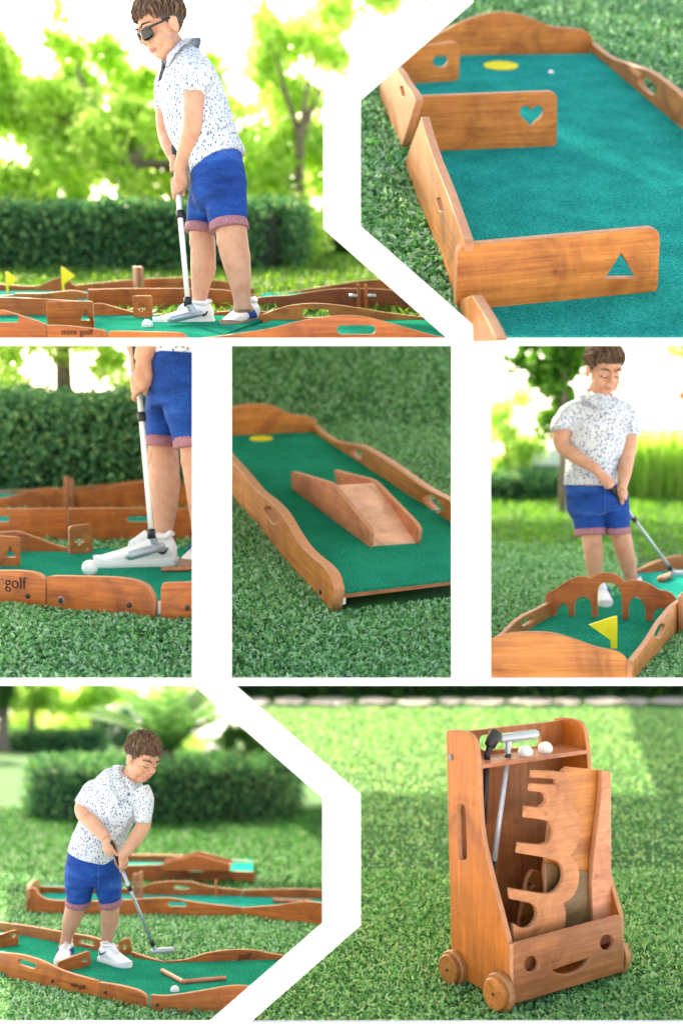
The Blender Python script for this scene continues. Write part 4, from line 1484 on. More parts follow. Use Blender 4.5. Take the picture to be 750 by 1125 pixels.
pboard(P, T, A, B - A, poly_r([(428, 94), (428, 54), (504, 44), (503, 90)], 9), [phole('hexa', 483, 66, 9.5)], .034, WOOD_BIG, 'cross_board')
c = g2(550, 72, .022)
b2 = bmesh.new(); rr = 18.5 * P.dep(72) / F
tube(b2, [(iv @ c, rr), (iv @ c + V((0, 0, .006)), rr), ], seg=40, smooth=False)
bm_obj('hole_marker', b2, YELLOW, T, smooth=False)
golf_ball(P, 605, 80, 3.4, 'small white golf ball near the yellow hole of the close lane')
grass(P, 'grass', [(390, 374), (522, 374), (428, 80), (385, 80)], 12000, .033, maxn=80000, hgt=.8, aspect=.6)
MATP2 = [P.g(*c_) for c_ in ((523, 376), (830, 376), (830, 215), (655, 62), (418, 64), (415, 100))]
grass(P, 'grass', [(655, 150), (850, 150), (840, -35), (640, -35)], 3600, .030, maxn=80000, avoid=[MATP2])
grass(P, 'grass', [(500, 40), (660, 55), (660, -35), (450, -35)], 2600, .030, maxn=40000, avoid=[MATP2])

# ================================================================ view 4: lane with a ramp
P = P4
T = thing(P, P.g(380, 600), 'mini_golf_course', 'wavy edged wooden lane with a yellow hole marker, carrying a ramp', 'mini golf course')
iv = inv(T)
FLc = P.g(369, 674)
# floor height from the photo: mat edge at (374,650) over that corner
def zat(P, q, v):
    lo, hi = 0.0, 2.0
    for _ in range(40):
        m = (lo + hi) / 2
        if P.proj(V(q) + V((0, 0, m)))[1] > v: lo = m
        else: hi = m
    return lo
zm = zat(P, FLc, 652)
L0 = P.g(373, 670)
back_r = P.g(346, 476); front_r = P.g(512, 590)
mat_px = [(374, 650), (512, 634), (514, 575), (346, 474.5), (238, 476), (238, 512)]
mp_ = [P.g(u, v, zm) for u, v in mat_px]
flat_poly(T, [V((q.x, q.y, 0)) for q in mp_], zm - .012, zm, FELT, 'mat')
# plywood floor edge under the mat and white foot
fe0, fe1 = P.g(375, 653, zm - .013), P.g(512, 637, zm - .013)
pboard(P, T, fe0, fe1 - fe0, [(375, 651.5), (512, 635.5), (512, 640), (375, 657)], (), .02, WOOD_PINK, 'floor_edge', push=-.012)
pboard(P, T, fe0, fe1 - fe0, [(374.5, 656.5), (379, 656), (379, 663), (374.5, 664)], (), .02, WHITE, 'foot')
wall(P, T, (238, 525), (369, 674), [(238, 482), (254, 501), (272, 521), (287, 539), (301, 550), (314, 564), (326, 584), (337, 600), (348, 611), (359, 620), (368, 631), (373, 648)],
     [pslot(299, 560, 307, 571, 9)], thick=.045, mat=WOOD_BIG)
wall(P, T, (346, 487), (514, 602), [(347, 467), (356, 476), (370, 484), (384, 487), (398, 489), (412, 496), (430, 507), (450, 521), (470, 535), (485, 543), (497, 549), (514, 562)],
     [pslot(391, 495, 398, 500, 9), pslot(474, 547, 485, 557, 12)], thick=.045, mat=WOOD_BIG)
wall(P, T, (238, 492), (348, 487), [(238, 449), (254, 447), (270, 444), (285, 443.5), (300, 446), (312, 452), (325, 456), (338, 457), (346, 461)], thick=.045, mat=WOOD_BIG, name='end_board')
c = P.g(287, 482, zm)
b2 = bmesh.new(); rr = 12 * P.dep(482) / F
tube(b2, [(iv @ c, rr), (iv @ c + V((0, 0, .005)), rr)], seg=36, smooth=False)
bm_obj('hole_marker', b2, YELLOW, T, smooth=False)
for u, v in ((300, 593), (358, 650)):
    n = (P.g(238, 525) - FLc).cross(V((0, 0, 1))).normalized()
    q = P.on(FLc, n, u, v)
    bolt(T, q - n * .024 * (1 if n.y > 0 else -1), V((-n.x, -n.y, 0)) * (1 if n.y > 0 else -1), .010)
# ramp
R_ = thing(P, P.g(400, 600, zm), 'ramp', 'double sided wooden ramp with raised cheeks standing on the green felt', 'ramp')
a0, a1 = P.g(322, 537, zm), P.g(408, 601, zm)
ex = (a1 - a0)
pboard(P, R_, a0, ex, [(322, 537)] + poly_r([(321, 519), (323, 517.5), (366, 530), (405, 577), (409, 584), (408, 601)], 5)[2:-2] + [(408, 601)], (), .02, WOOD_PINK, 'side_board')
b1 = P.g(459, 597.5, zm)
off = b1 - a1
pboard(P, R_, a1 + off, ex, [(459, 597.5), (372, 533)] + poly_r([(368, 517), (370, 516), (412, 527), (457, 573), (462, 581), (460, 597.5)], 5)[2:-2], (), .02, WOOD_PINK, 'side_board')
# sloping decks, built from the ridge and the feet
n_ = ex.cross(V((0, 0, 1))).normalized()
ridge = P.on(a0, n_, 366, 533); foot = P.on(a0, n_, 407, 598); back = P.on(a0, n_, 323, 533)
ivr = inv(R_)
def deck(pa, pb, nm):
    q = [ivr @ (pa + off * .03), ivr @ (pa + off * .97), ivr @ (pb + off * .97), ivr @ (pb + off * .03)]
    dn = V((0, 0, -.02))
    vs_ = q + [c_ + dn for c_ in q]
    return mesh_np(nm, vs_, [(0, 1, 2, 3), (7, 6, 5, 4), (0, 4, 5, 1), (1, 5, 6, 2), (2, 6, 7, 3), (3, 7, 4, 0)], DECKW, R_)
deck(ridge, foot, 'deck'); deck(ridge, back + V((0, 0, -.04)), 'deck')
grass(P, 'grass', [(234, 749), (515, 749), (517, 640), (238, 525)], 15000, .023, maxn=140000, avoid=[[P.g(238, 525), P.g(369, 674), P.g(520, 660), P.g(520, 560), P.g(346, 474), P.g(238, 478)]], hgt=.75)
grass(P4B, 'grass', [(236, 471), (515, 471), (517, 374), (234, 374)], 3200, .033, maxn=60000, hgt=.75)
grass(P, 'grass', [(236, 640), (515, 600), (517, 468), (234, 468)], 6000, .024, maxn=140000, avoid=[[P.g(230, 525), P.g(369, 674), P.g(530, 660), P.g(530, 600), P.g(346, 480), P.g(230, 483)]], hgt=.75)

# ================================================================ view 7: the wheeled cart
P = P7
zc = .035
C0 = P.g(561, 1103, zc); FR = P.g(683, 1067, zc); BL = P.g(498, 1068, zc)
X_ = (FR - C0); Y_ = (BL - C0); W_ = X_.length; Dp = Y_.length
xn, yn = X_.normalized(), Y_.normalized()
Z_ = V((0, 0, 1))
CART = m_wood('cart_wood', (0.56, 0.17, 0.026), (0.31, 0.08, 0.011), s=.7, gaxis='Y')
FACE = m_wood('cart_face', (0.47, 0.165, 0.058), (0.26, 0.075, 0.022), s=.8)
T = thing(P, C0 - V((0, 0, zc)), 'cart', 'tall wooden caddy cart on round wheels with a smiling cut-out front', 'cart')
iv = inv(T)
side_px = [(498, 1068), (497, 993), (494.5, 900), (492.5, 803)] + smooth_px([(492.5, 802.5), (503, 802), (511, 803.5), (518.5, 807), (523.5, 816), (525.5, 828), (527.6, 852), (529, 885), (532, 919), (539, 952), (547.5, 985), (556, 1018), (560.5, 1036)], 3)[1:] + [(561, 1103)]
slot_px = pslot(508.5, 888, 510.5, 941, 9.5)
pboard(P, T, C0, -Y_, side_px, [slot_px], .022, CART, 'side_panel')
# the same panel on the right, set over by the width of the cart
def shift_px(l, O, n, vec): return [P.proj(P.on(O, n, u, v) + vec) for u, v in l]
nS = (-yn).cross(Z_)
pboard(P, T, C0 + X_, -Y_, shift_px(side_px, C0, nS, X_), [shift_px(slot_px, C0, nS, X_)], .022, CART, 'side_panel')
# back panel
B0 = BL
top_l = P.on(C0, nS, 493, 803)
Hc = top_l.z - zc
BR = BL + X_
inset = yn * -.02
bk = [P.proj(q + inset) for q in (BL + xn * .012, BR - xn * .012, BR - xn * .012 + Z_ * Hc, BL + xn * .012 + Z_ * Hc)]
pboard(P, T, BL + inset, X_, bk, [poly_r([(524, 808), (592, 801), (593, 820), (526, 825)], 7)], .02, m_wood('cart_back', (0.40, 0.15, 0.05), (0.22, 0.07, 0.02), s=.7, gaxis='Y'), 'back_panel')
# front face
FO = C0 + yn * .0
face_px = poly_r([(561.5, 1103), (561, 1037.5), (680, 1005), (682.5, 1067)], 3)
pboard(P, T, C0 - yn * .013, X_, face_px, [ell(582, 1059, 8.6, 9.2), ell(664.5, 1035.6, 7.8, 9.0),
       [(603.5, 1065.5)] + smooth_px([(645.5, 1051.5), (641, 1060), (633, 1066.5), (623, 1070), (612, 1069.5), (603.5, 1065.5)], 3)], .022, FACE, 'front_panel')
# floor and shelf
def slab(name, O, a, b, th, mat):
    q = [iv @ O, iv @ (O + a), iv @ (O + a + b), iv @ (O + b)]
    up = V((0, 0, th))
    vs_ = q + [c_ + up for c_ in q]
    return mesh_np(name, vs_, [(3, 2, 1, 0), (4, 5, 6, 7), (0, 1, 5, 4), (1, 2, 6, 5), (2, 3, 7, 6), (3, 0, 4, 7)], mat, T)
slab('floor', C0 + xn * .012 + yn * .01 + Z_ * .015, X_ - xn * .024, Y_ - yn * .04, .02, CART)
sf = P.on(C0, nS, 527, 845)
back_k = (BL - sf).dot(yn)
slab('shelf', sf + xn * .012, X_ - xn * .024, yn * (back_k - .035), .016, WOOD_PINK)
shz = sf.z + .016
for (u, v, s_) in ((498, 832, 1), ):
    q = P.on(C0, nS, u, v)
    bolt(T, q - xn * .013, -xn, .012, m_plain('dull_bolt', (.22, .23, .26), .5, metal=.3))
q = P.on(C0 + X_, nS, 615, 818)
bolt(T, q - xn * .012, -xn, .012, BLACK)
# wheels
def wheel(c, r, out):
    """c on the outside face of the side panel"""
    b2 = bmesh.new(); c = iv @ c; o = (iv.to_3x3() @ out).normalized()
    tube(b2, [(c + o * .004, r * 1.0), (c + o * .008, r * 1.06), (c + o * .026, r * 1.06), (c + o * .030, r * 1.0)], seg=40, smooth=False)
    wl = bm_obj('wheel', b2, m_wood('wheel_wood', (0.52, 0.25, 0.10), (0.36, 0.15, 0.05)), T, smooth=False)
    b2 = bmesh.new()
    tube(b2, [(c + o * .0305, r * .86), (c + o * .046, r * .86), (c + o * .050, r * .80)], seg=40, smooth=False)
    bm_obj('hub', b2, WOOD_PALE, wl, smooth=False)
    b2 = bmesh.new()
    tube(b2, [(c + o * .0505, .006), (c + o * .0515, .006)], seg=12, smooth=False)
    bm_obj('axle', b2, DARKHOLE, wl)
for (u, v, wr) in ((504.5, 1060, 18.0), (555.5, 1092, 20.0)):
    q = P.on(C0, nS, u, v)
    r = wr * (q.y) / F
    q.z = r * 1.06
    wheel(q - xn * .011, r, -xn)
for t in (.18, .93):
    q = C0 + X_ + Y_ * t
    r = 18.5 * q.y / F
    q.z = r * 1.06
    wheel(q + xn * .011, r, xn)
golf_ball(P, 577, 827, 8.2, 'white golf ball on the cart shelf beside the silver putter head', D=(P.M @ (sf + yn * .12 + xn * .15)).y)
golf_ball(P, 598.8, 823, 8.2, 'white golf ball on the cart shelf, the one farther from the putters', D=(P.M @ (sf + yn * .12 + xn * .28)).y)
# things standing in the cart
mid = C0 + Y_ * .10
Br = thing(P, mid, 'arch_bridge', 'scalloped wooden arch board standing on end in the smiling cart', 'arch board')
bridge_px = [(583.4, 846.3), (609.5, 847.5)] + smooth_px([(609.5, 847.5), (619, 850), (625, 860), (626.5, 871), (624.8, 881)], 3)[1:] + \
    smooth_px([(624.8, 881), (631, 891), (634.5, 905), (634, 920), (630, 932), (624, 940)], 3)[1:] + \
    smooth_px([(624, 940), (631, 948), (634, 960), (632.5, 974), (627, 985), (617, 992)], 3)[1:] + \
    smooth_px([(617, 992), (619.5, 1003), (619, 1014), (615.7, 1026), (610, 1040)], 3)[1:] + [(606, 1060), (566, 1068), (564, 1040), (561.5, 1014)] + \
    smooth_px([(561.5, 1014), (572, 1019.5), (581, 1017.5), (587.5, 1008), (587, 998), (581, 992.5), (560, 987.7)], 3)[1:] + [(558.6, 975.7)] + \
    smooth_px([(593, 981.5), (606, 980), (616, 968), (616, 954), (606, 944.5), (567.3, 937)], 3) + [(569, 925.7)] + \
    smooth_px([(592, 928), (601, 924.5), (606, 914), (603, 904), (594, 900.5), (575, 898)], 3) + [(576.4, 885.6)] + \
    smooth_px([(591, 887), (597, 882), (598.3, 876.5), (594, 870.5), (580.5, 869)], 3) + [(581.8, 860.7), (608.7, 862), (608.7, 855.8), (583.2, 854.2)]
pboard(P, Br, mid, X_, bridge_px, (), .02, m_wood('arch_wood', (0.50, 0.19, 0.07), (0.31, 0.10, 0.03)), 'arch_board')
mid2 = C0 + Y_ * .24
Bd = thing(P, mid2, 'side_board', 'long brown board standing behind the arch board in the smiling cart', 'board', 'loose boards in the cart')
pboard(P, Bd, mid2, X_, [(612, 1040), (596, 960), (606, 870), (617, 846), (622, 842.5), (657, 846), (657, 869), (651, 910), (646, 950), (647, 1035)], (), .02, WOOD_BIG, 'side_board')
mid3 = C0 + Y_ * .17
Bd2 = thing(P, mid3, 'side_board', 'pinkish wavy board standing at the right inside the smiling cart', 'board', 'loose boards in the cart')
pboard(P, Bd2, mid3, X_, [(649, 1040), (647, 968)] + smooth_px([(647, 968), (650, 935), (654, 905), (658, 869), (658.5, 846)], 3)[1:] + [(668, 848), (669, 1035)], (), .026, WOOD_PINK, 'side_board')
mid4 = C0 + Y_ * .205
Bd3 = thing(P, mid4, 'side_board', 'dark olive brown short board low in the smiling cart', 'board', 'loose boards in the cart')
pboard(P, Bd3, mid4, X_, [(600, 1040), (597, 948), (646, 958), (648, 1040)], (), .02, m_wood('olive_wood', (0.17, 0.09, 0.03), (0.10, 0.05, 0.015)), 'side_board')
mid5 = C0 + Y_ * .5
Bd4 = thing(P, mid5, 'peg_board', 'small peg board with a spade cut-out glimpsed through the arch board', 'board', 'loose boards in the cart')
pboard(P, Bd4, mid5, X_, poly_r([(564, 1040), (577, 966), (583, 955), (594, 958), (600, 980), (597, 1040)], 4), [phole('spade', 581, 972, 5), ell(596.5, 971, 1.6, 2.2)], .02, WOOD_PALE, 'peg_board')
# putters hanging through the shelf
def hang_putter(label, hd0, hd1, nk, bot, mats, tk):
    O = sf + yn * .075
    n = yn
    pt = lambda u, v, dy=0.0: P.on(O + yn * dy, n, u, v)
    a, b, c, e = pt(*hd0), pt(*hd1), pt(*nk), pt(*bot)
    Tn = thing(P, c, 'putter', label, 'putter')
    i2 = inv(Tn)
    a, b, c, e = [i2 @ q for q in (a, b, c, e)]
    d = (b - a).normalized()
    yv = i2.to_3x3() @ yn
    up = d.cross(yv)
    L = (b - a).length
    b2 = bmesh.new()
    ring_tube(b2, [(a.lerp(b, f), up * h_, yv * w2) for f, h_, w2 in ((0, .012 * tk, .012), (.05, .017 * tk, .018), (.5, .019 * tk, .022), (.93, .018 * tk, .019), (1, .010 * tk, .010))], 18)
    bm_obj('head', b2, mats[0], Tn)
    hs = a.lerp(b, .22)
    b2 = bmesh.new()
    tube(b2, [(hs, .014), (hs.lerp(c, .5), .0125), (c, .011)], seg=12)
    bm_obj('hosel', b2, mats[0], Tn)
    ax = (e - c).normalized()
    b2 = bmesh.new(); tube(b2, [(c - ax * .014, .0125), (c + ax * .016, .0125)], seg=12, smooth=False); bm_obj('ferrule', b2, BLACK, Tn)
    b2 = bmesh.new(); tube(b2, [(c, .0105), (e, .0105)], seg=12, smooth=False); bm_obj('shaft', b2, mats[1], Tn)
    b2 = bmesh.new(); tube(b2, [(e - ax * .004, .0092), (e + ax * .22, .012)], seg=12, smooth=False); bm_obj('grip', b2, BLACK, Tn)
hang_putter('silver putter hanging head up through the cart shelf beside two golf balls', (549, 812), (591, 806), (557.5, 832), (542.5, 946), (SILVER, m_plain('bright_shaft', (.66, .70, .78), .3, metal=.3)), 1.0)
hang_putter('black headed putter hanging in the cart beside the silver one', (537, 821), (546, 803), (535, 830), (531.5, 905), (BLACK, BLACK), 1.35)
grass(P, 'grass', [(225, 1128), (808, 1128), (812, 960), (365, 960)], 12000, .020, maxn=200000, hgt=.9, fall=.8, label_mat=FINE, aspect=.42, flat=.5)
grass(P, 'grass', [(365, 965), (812, 965), (815, 780), (240, 780)], 1800, .026, maxn=120000, hgt=.7, label_mat=FINE, aspect=.45)
vs_, fs_ = [], []
u_ = 262
while u_ < 812:
    wd = random.uniform(26, 60)
    n0 = len(vs_)
    for k in range(10):
        a = 2 * pi * k / 10
        q = P.g(u_ + wd / 2 + wd * .46 * cos(a) * random.uniform(.85, 1.1), 770.5 + 4.2 * sin(a) * random.uniform(.8, 1.15), .02)
        vs_.append(q)
    for q in vs_[n0:]: q.z += .004 * (len(fs_) % 2)
    fs_.append(tuple(range(n0, n0 + 10)))
    u_ += wd * random.uniform(.85, .98)
pa = mesh_np('path', vs_, fs_, STONE, M=P.M); tag(pa, kind='structure')
P7far = [P.g(u, v) for u, v in ((245, 758), (372, 758), (460, 757), (560, 757), (660, 757), (818, 757))]
hedge(P7, P7far, 1.2, .5, 5000, .12, 'blurred dark green bushes beyond the pale path behind the cart', leaf=LEAF_D, jitter=.1)
# ================================================================ view 3: the white sneaker and the ball, close
P = P3
c3 = thing(P, P.g(110, 672), 'mini_golf_course', 'wooden lane under the large white sneaker with golf lettered board and bolts', 'mini golf course')
iv = inv(c3)
flat_poly(c3, [P.g(u, v) for u, v in ((-40, 662), (20, 664), (176, 679), (236, 680), (236, 609), (-40, 609))], .005, .03, FELT, 'mat')
wall(P, c3, (-40, 663), (52, 671), [(-40, 626), (0, 626.5), (20, 626.5), (36, 628), (45, 631), (50, 636), (52, 643)], thick=.03)
wall(P, c3, (53.5, 671), (171, 684), [(54, 635), (57, 632.5), (80, 632.5), (104, 633), (130, 634), (149, 637), (162, 643), (168, 651), (171, 660)], thick=.03)
wall(P, c3, (177, 684), (240, 683), [(177, 646), (179, 641.5), (184, 640), (200, 639.5), (240, 638)], thick=.03)
A3, B3 = P.g(53.5, 671), P.g(171, 684)
n3 = (B3 - A3).cross(V((0, 0, 1))).normalized()
if n3.y > 0: n3 = -n3
for (u, v, r_) in ((70, 659, .012), (144.5, 664, .010), (208.5, 667, .010)):
    q = P.on(A3, n3, u, v)
    bolt(c3, q + n3 * .016, n3, r_)
    if u == 70: bolt(c3, q + n3 * .0145, n3, .019, m_plain('washer', (.30, .16, .10), .5), 'washer')
A3b, B3b = P.g(-40, 663), P.g(52, 671)
n3b = (B3b - A3b).cross(V((0, 0, 1))).normalized()
if n3b.y > 0: n3b = -n3b
q = P.on(A3b, n3b, 19.5, 640)
px_m = (P.M @ q).y / F
ex_ = (B3 - A3).normalized()
M_ = upright(iv @ (q + n3b * .0165), B3b - A3b)
text(c3, 'golf', 19 * px_m, M_, depth=.0008)
q = P.on(A3b, n3b, 33, 654); bolt(c3, q + n3b * .016, n3b, .010)
pboard(P, c3, P.g(174, 682), ex_, [(172.5, 678), (172.5, 660), (178, 660), (178, 678)], (), .02, WHITE, 'foot')
wall(P, c3, (-40, 611), (75, 612), [(-40, 588), (-10, 585.5), (8, 584), (21, 584), (34, 588), (45, 592), (60, 598), (75, 602)], thick=.025)
wall(P, c3, (102, 612), (236, 612), [(102, 606), (140, 607), (236, 607)], thick=.025)
A, B = P.g(-30, 629), P.g(22, 628)
pboard(P, c3, A, B - A, poly_r([(-30, 630), (-30, 586), (22, 590), (22, 628)], 4), [phole('tri', 11.5, 606, 8.5, .8)], .025, WOOD, 'cross_board')
A, B = P.g(75.5, 615), P.g(102, 613)
pboard(P, c3, A, B - A, poly_r([(76, 614), (75, 578), (100, 575), (101.5, 612)], 5), [phole('spade', 86.5, 592, 8.5, .8), ell(95.5, 602.5, 1.2, 1.6)], .025, WOOD_PALE, 'cross_board')
for zz, lab, b0, b1, t, sl_, vb in ((0, 'plain boarded lane crossing behind the large white sneaker', (-40, 593), (74, 593), [(-40, 559), (20, 558.5), (74, 558.5)], [pslot(-10, 570, 8, 570, 6.5)], 593),
                                   (1, 'wavy lane farthest back under the hedge beside the large white sneaker', (-40, 561), (240, 561), [(-40, 548), (0, 547), (20, 543), (36, 538), (52, 536), (62, 537), (72, 541), (90, 541), (110, 537), (149, 530), (175, 532), (208, 537), (240, 540)], [], 561)):
    cc = thing(P, P.g(60, vb), 'mini_golf_course', lab, 'mini golf course', 'lanes behind the large white sneaker')
    wall(P, cc, b0, b1, t, sl_, thick=.03)
    flat_poly(cc, [P.g(-40, vb - 2), P.g(240, vb - 2), P.g(240, vb - 14), P.g(-40, vb - 14)], .01, .06, FELT_B, 'mat')
    if zz == 0:
        wall(P, cc, (75.5, 593), (240, 593), [(75.5, 558.5), (140, 558), (240, 558.5)], [pslot(143, 570, 163, 570, 6.5)], thick=.03)
    else:
        wall(P, cc, (-40, 551), (240, 551), [(-40, 541), (30, 538), (70, 536), (120, 532), (160, 528), (240, 533)], thick=.03)
        for uu in (70, 76):
            pboard(P, cc, P.g(uu, 562), V((1, .1, 0)), poly_r([(uu, 560), (uu, 523 + (uu - 70) * .4), (uu + 5, 523 + (uu - 70) * .4), (uu + 5, 560)], 2.2), (), .03, WOOD_PINK, 'upright_peg')
golf_ball(P, 98.8, 624, 9.0, 'large white golf ball at the toe of the big white sneaker', D=(1308 - 39) / (633 - 390))
D3 = (1308 - 39) / (622 - 390)
k3 = 1.42
g3 = lambda u, v: P.p(u, v, D3)
zt = .03
def gz(u, v): return P.g(u, v, zt)
s3t, s3n = P.p(148.5, 372, D3 - .05), P.p(166.5, 590, D3 - .16)
ax3 = (s3n - s3t).normalized()
boy(P, D3, k3, 'close cropped boy in blue shorts and white sneaker gripping a white putter', dict(
    foot=P.g(180, 622), mid=(180, 500), face=(-.9, -.4, 0),
    torso=[(196, 374, 0, 32, .16), (196, 384, 0, 32, .165), (196, 393, 0, 32.5, .168)],
    hips=[(196, 382, 0, 30, .15), (197, 398, 0, 35, .16), (198, 430, 0, 36, .165), (198, 448, 0, 34, .155)],
    short_legs=[[(206, 425, -.075, 30, .088), (209, 455, -.08, 27, .088), (212, 486, -.08, 20.5, .085)],
                [(184, 425, .06, 24, .085), (179, 455, .07, 20, .085), (177, 485, .07, 17.2, .080)]],
    legs=[[(208, 430, -.075, 22), (213, 480, -.08, 17), (216, 510, -.08, 16), (219, 550, -.075, 13), (222, 590, -.07, 10), (223, 608, -.07, 11)],
          [(184, 430, .06, 20), (178, 480, .07, 16.5), (180, 505, .07, 17), (180.5, 530, .07, 17), (181, 555, .075, 14.5), (179.5, 580, .075, 10.8), (178, 598, .075, 10), (181, 610, .075, 11.5)]],
    arms=[[(164, 371, -.10, 11.5), (160, 385, -.10, 11), (157, 396, -.09, 10)],
          [(143, 371, .10, 7), (146, 384, .06, 7), (149, 392, .03, 6)]],
    hands=[dict(wrist=(158, 394, -.09), sp=(152.2, 417, -.095 / 1.0 * .9), ax=ax3, pdir=(.70, -.70, .1), sgn=1, droop=.9, s=1.10, gr=.010),
           dict(wrist=(148, 386, .03), sp=(150, 396, -.03), ax=ax3, pdir=(.1, .95, .1), sgn=-1, droop=.3, s=.95, gr=.010)],
    shoes=[dict(heel=gz(238, 615), toe=gz(203.5, 626), kw=dict(stripes=(1, -1), gum=True)),
           dict(heel=gz(196, 620), toe=gz(103.5, 622), kw=dict(tick=1, w_=.085, hH=.088))],
    seams=[[(175, 412, -.10), (180, 440, -.115), (192, 484, -.125)]], cuff=.036,
), upper=False)
putter(P, s3t, P.p(152.5, 424, D3 - .075), s3n, P.p(181, 605, D3 - .10), P.p(140, 617, D3 - .24),
       'white shafted putter in front of the large white sneaker', k=k3 * .95, band=[.40, .985], white_grip=True, rs=.0088)
st = thing(P, gz(196, 628), 'bumper_rail', 'thin wooden rail lying on felt to the right of the large white sneaker', 'rail')
ivs = inv(st); a_, b_ = ivs @ gz(177, 628.5), ivs @ gz(238, 627)
bm = bmesh.new(); d_ = (b_ - a_); n_ = d_.cross(V((0, 0, 1))).normalized()
ring_tube(bm, [(a_ + V((0, 0, .012)), n_ * .016, V((0, 0, .012))), (b_ + V((0, 0, .012)), n_ * .016, V((0, 0, .012)))], 8)
bm_obj('rail', bm, WOOD_PINK, st, smooth=False)
hp = [P.g(u, 541) + V((0, .5, 0)) for u in (-60, 0, 60, 110, 160, 200, 236)]
hedge(P, hp, .9, .66, 18000, .05, 'deep green clipped hedge behind the large white sneaker', leaf=HEDGE_L)
tree(P, 73, 516.5, 10.35, .075, 1.2, [(20, 385, 0, 30), (70, 372, 0, 34), (120, 385, 0, 30), (-20, 380, 0, 34), (45, 366, 1, 30), (95, 364, 1, 30)], 4200, .075, LEAF_G, 'tree with a pale trunk above the hedge behind the large sneaker', limbs=5)
for u, l_, lf in ((150, 'pale yellow bush above the hedge left of the shorts, close view', LEAF_Y), (15, 'bright green bush above the hedge at the left edge, close view', LEAF_G)):
    bush(P, u, 517, 10.3, .5, .48, 1800, .07, lf, l_)
grass(P3B, 'grass', [(-60, 748), (236, 748), (233, 690), (-60, 690)], 26000, .022, maxn=80000, hgt=.85)
grass(P, 'grass', [(-60, 691), (233, 691), (233, 672), (-60, 664)], 20000, .022, maxn=34000, hgt=.9)
grass(P, 'grass', [(-60, 608), (233, 608), (233, 594), (-60, 594)], 2500, .035, maxn=20000)
grass(P, 'grass', [(-60, 590), (233, 590), (233, 520), (-60, 520)], 900, .045, maxn=20000)

# ================================================================ view 5: boy behind the arch bridge
P = P5
c5 = thing(P, P.g(640, 700), 'mini_golf_course', 'wooden lane in front of the standing boy with curved end board and green felt', 'mini golf course')
flat_poly(c5, [P.g(u, v) for u, v in ((517, 749), (689, 749), (744, 690), (735, 652), (640, 649), (609, 678), (517, 733))], .004, .02, FELT, 'mat')
wall(P, c5, (515, 750), (690, 750), [(515, 712), (527, 706), (539, 702), (555, 696.5), (579, 694), (606, 695), (631, 702), (655, 710.5), (676, 715), (686, 721), (690, 729)], thick=.02, mat=WOOD_BIG, name='end_board')
wall(P, c5, (691, 751), (744, 692), [(691, 727), (698, 718), (706, 708), (714, 696), (722, 683), (730, 673), (737, 665), (744, 660)], [pslot(720, 697, 724, 689, 8)], thick=.02, mat=WOOD_PALE)
wall(P, c5, (517, 736), (608, 678), [(517, 716), (540, 704), (552, 695), (564, 683), (574, 676), (584, 671), (596, 665), (607, 659)], [pslot(573, 685, 581, 680, 6)], thick=.02, mat=WOOD_BIG)
A, B = P.g(603, 681), P.g(745, 689)
br5 = thing(P, A.lerp(B, .5), 'arch_bridge', 'scalloped wooden arch bridge across the lane in front of the standing boy', 'arch bridge')
top5 = smooth_px([(599, 662), (599.5, 654), (603, 650), (609, 648), (615, 643.5), (625, 637), (635.6, 633), (645, 633.5), (649, 636)], 3) + \
    smooth_px([(649, 636), (654.7, 631), (665, 629), (675, 630.5), (682, 634.5), (685.5, 639)], 3)[1:] + \
    smooth_px([(685.5, 639), (694, 637), (706, 638.6), (716, 642.6), (723.6, 648)], 3)[1:] + smooth_px([(723.6, 648), (732, 649), (739, 653), (743, 659), (744, 666)], 3)[1:]
bot5 = [(744, 688), (739, 687)] + smooth_px([(739, 687), (735, 675), (729, 669), (722, 669.5), (718, 674), (717.5, 682)], 3)[1:] + [(709, 681.5)] + \
    smooth_px([(709, 681.5), (708.5, 668), (704, 658.5), (698, 655.5), (693, 658.5), (690.5, 666), (690, 680)], 3)[1:] + [(683, 680)] + \
    smooth_px([(683, 680), (682.8, 660), (680, 646), (671, 640), (661, 641), (656.5, 650), (656.7, 678)], 3)[1:] + [(649.7, 678)] + \
    smooth_px([(649.7, 678), (649, 662), (643, 655.5), (636, 656.5), (631.5, 663), (631, 677)], 3)[1:] + [(624.5, 677)] + \
    smooth_px([(624.5, 677), (623.5, 667), (618, 662.7), (613.5, 667), (610, 678)], 3)[1:] + [(606, 679), (599, 676)]
pboard(P, br5, A, B - A, top5 + bot5, (), .018, m_wood('bridge_wood', (0.56, 0.165, 0.045), (0.34, 0.085, 0.02)), 'arch_board')
# flag cut from board, planted on the felt
fl = thing(P, P.g(673.5, 717), 'flag', 'yellow pennant flag planted in the lane in front of the arch bridge', 'flag')
O5 = P.g(673.5, 718)
pboard(P, fl, O5, V((1, 0, 0)), [(670.5, 717), (670.5, 703.5), (646.5, 686.5), (673, 677.5), (677.5, 676.5), (677.5, 717)], (), .012, YELLOW, 'flag_board', edge=False, bevel=.001)
c5b = thing(P, P.g(735, 640), 'mini_golf_course', 'second lane at the right edge under the putter of the standing boy', 'mini golf course')
flat_poly(c5b, [P.g(u, v) for u, v in ((690, 640), (747, 688), (812, 690), (812, 629), (750, 627), (703, 632))], .004, .03, FELT_B, 'mat')
wall(P, c5b, (690, 636), (812, 624), [(690, 630), (702, 625), (717, 618), (735, 612), (750, 610), (770, 613), (812, 618)], thick=.022)
wall(P, c5b, (747, 697), (812, 660), [(747, 658), (750, 652), (770, 640), (812, 630)], thick=.022, mat=WOOD_PALE)
bl5 = thing(P, P.g(729, 640, .03), 'bumper_block', 'small orange wooden block lying beside the putter head of the standing boy', 'block')
ivb = inv(bl5)
bm = bmesh.new()
a_ = ivb @ P.g(724, 640, .03); b_ = ivb @ P.g(736, 635, .03)
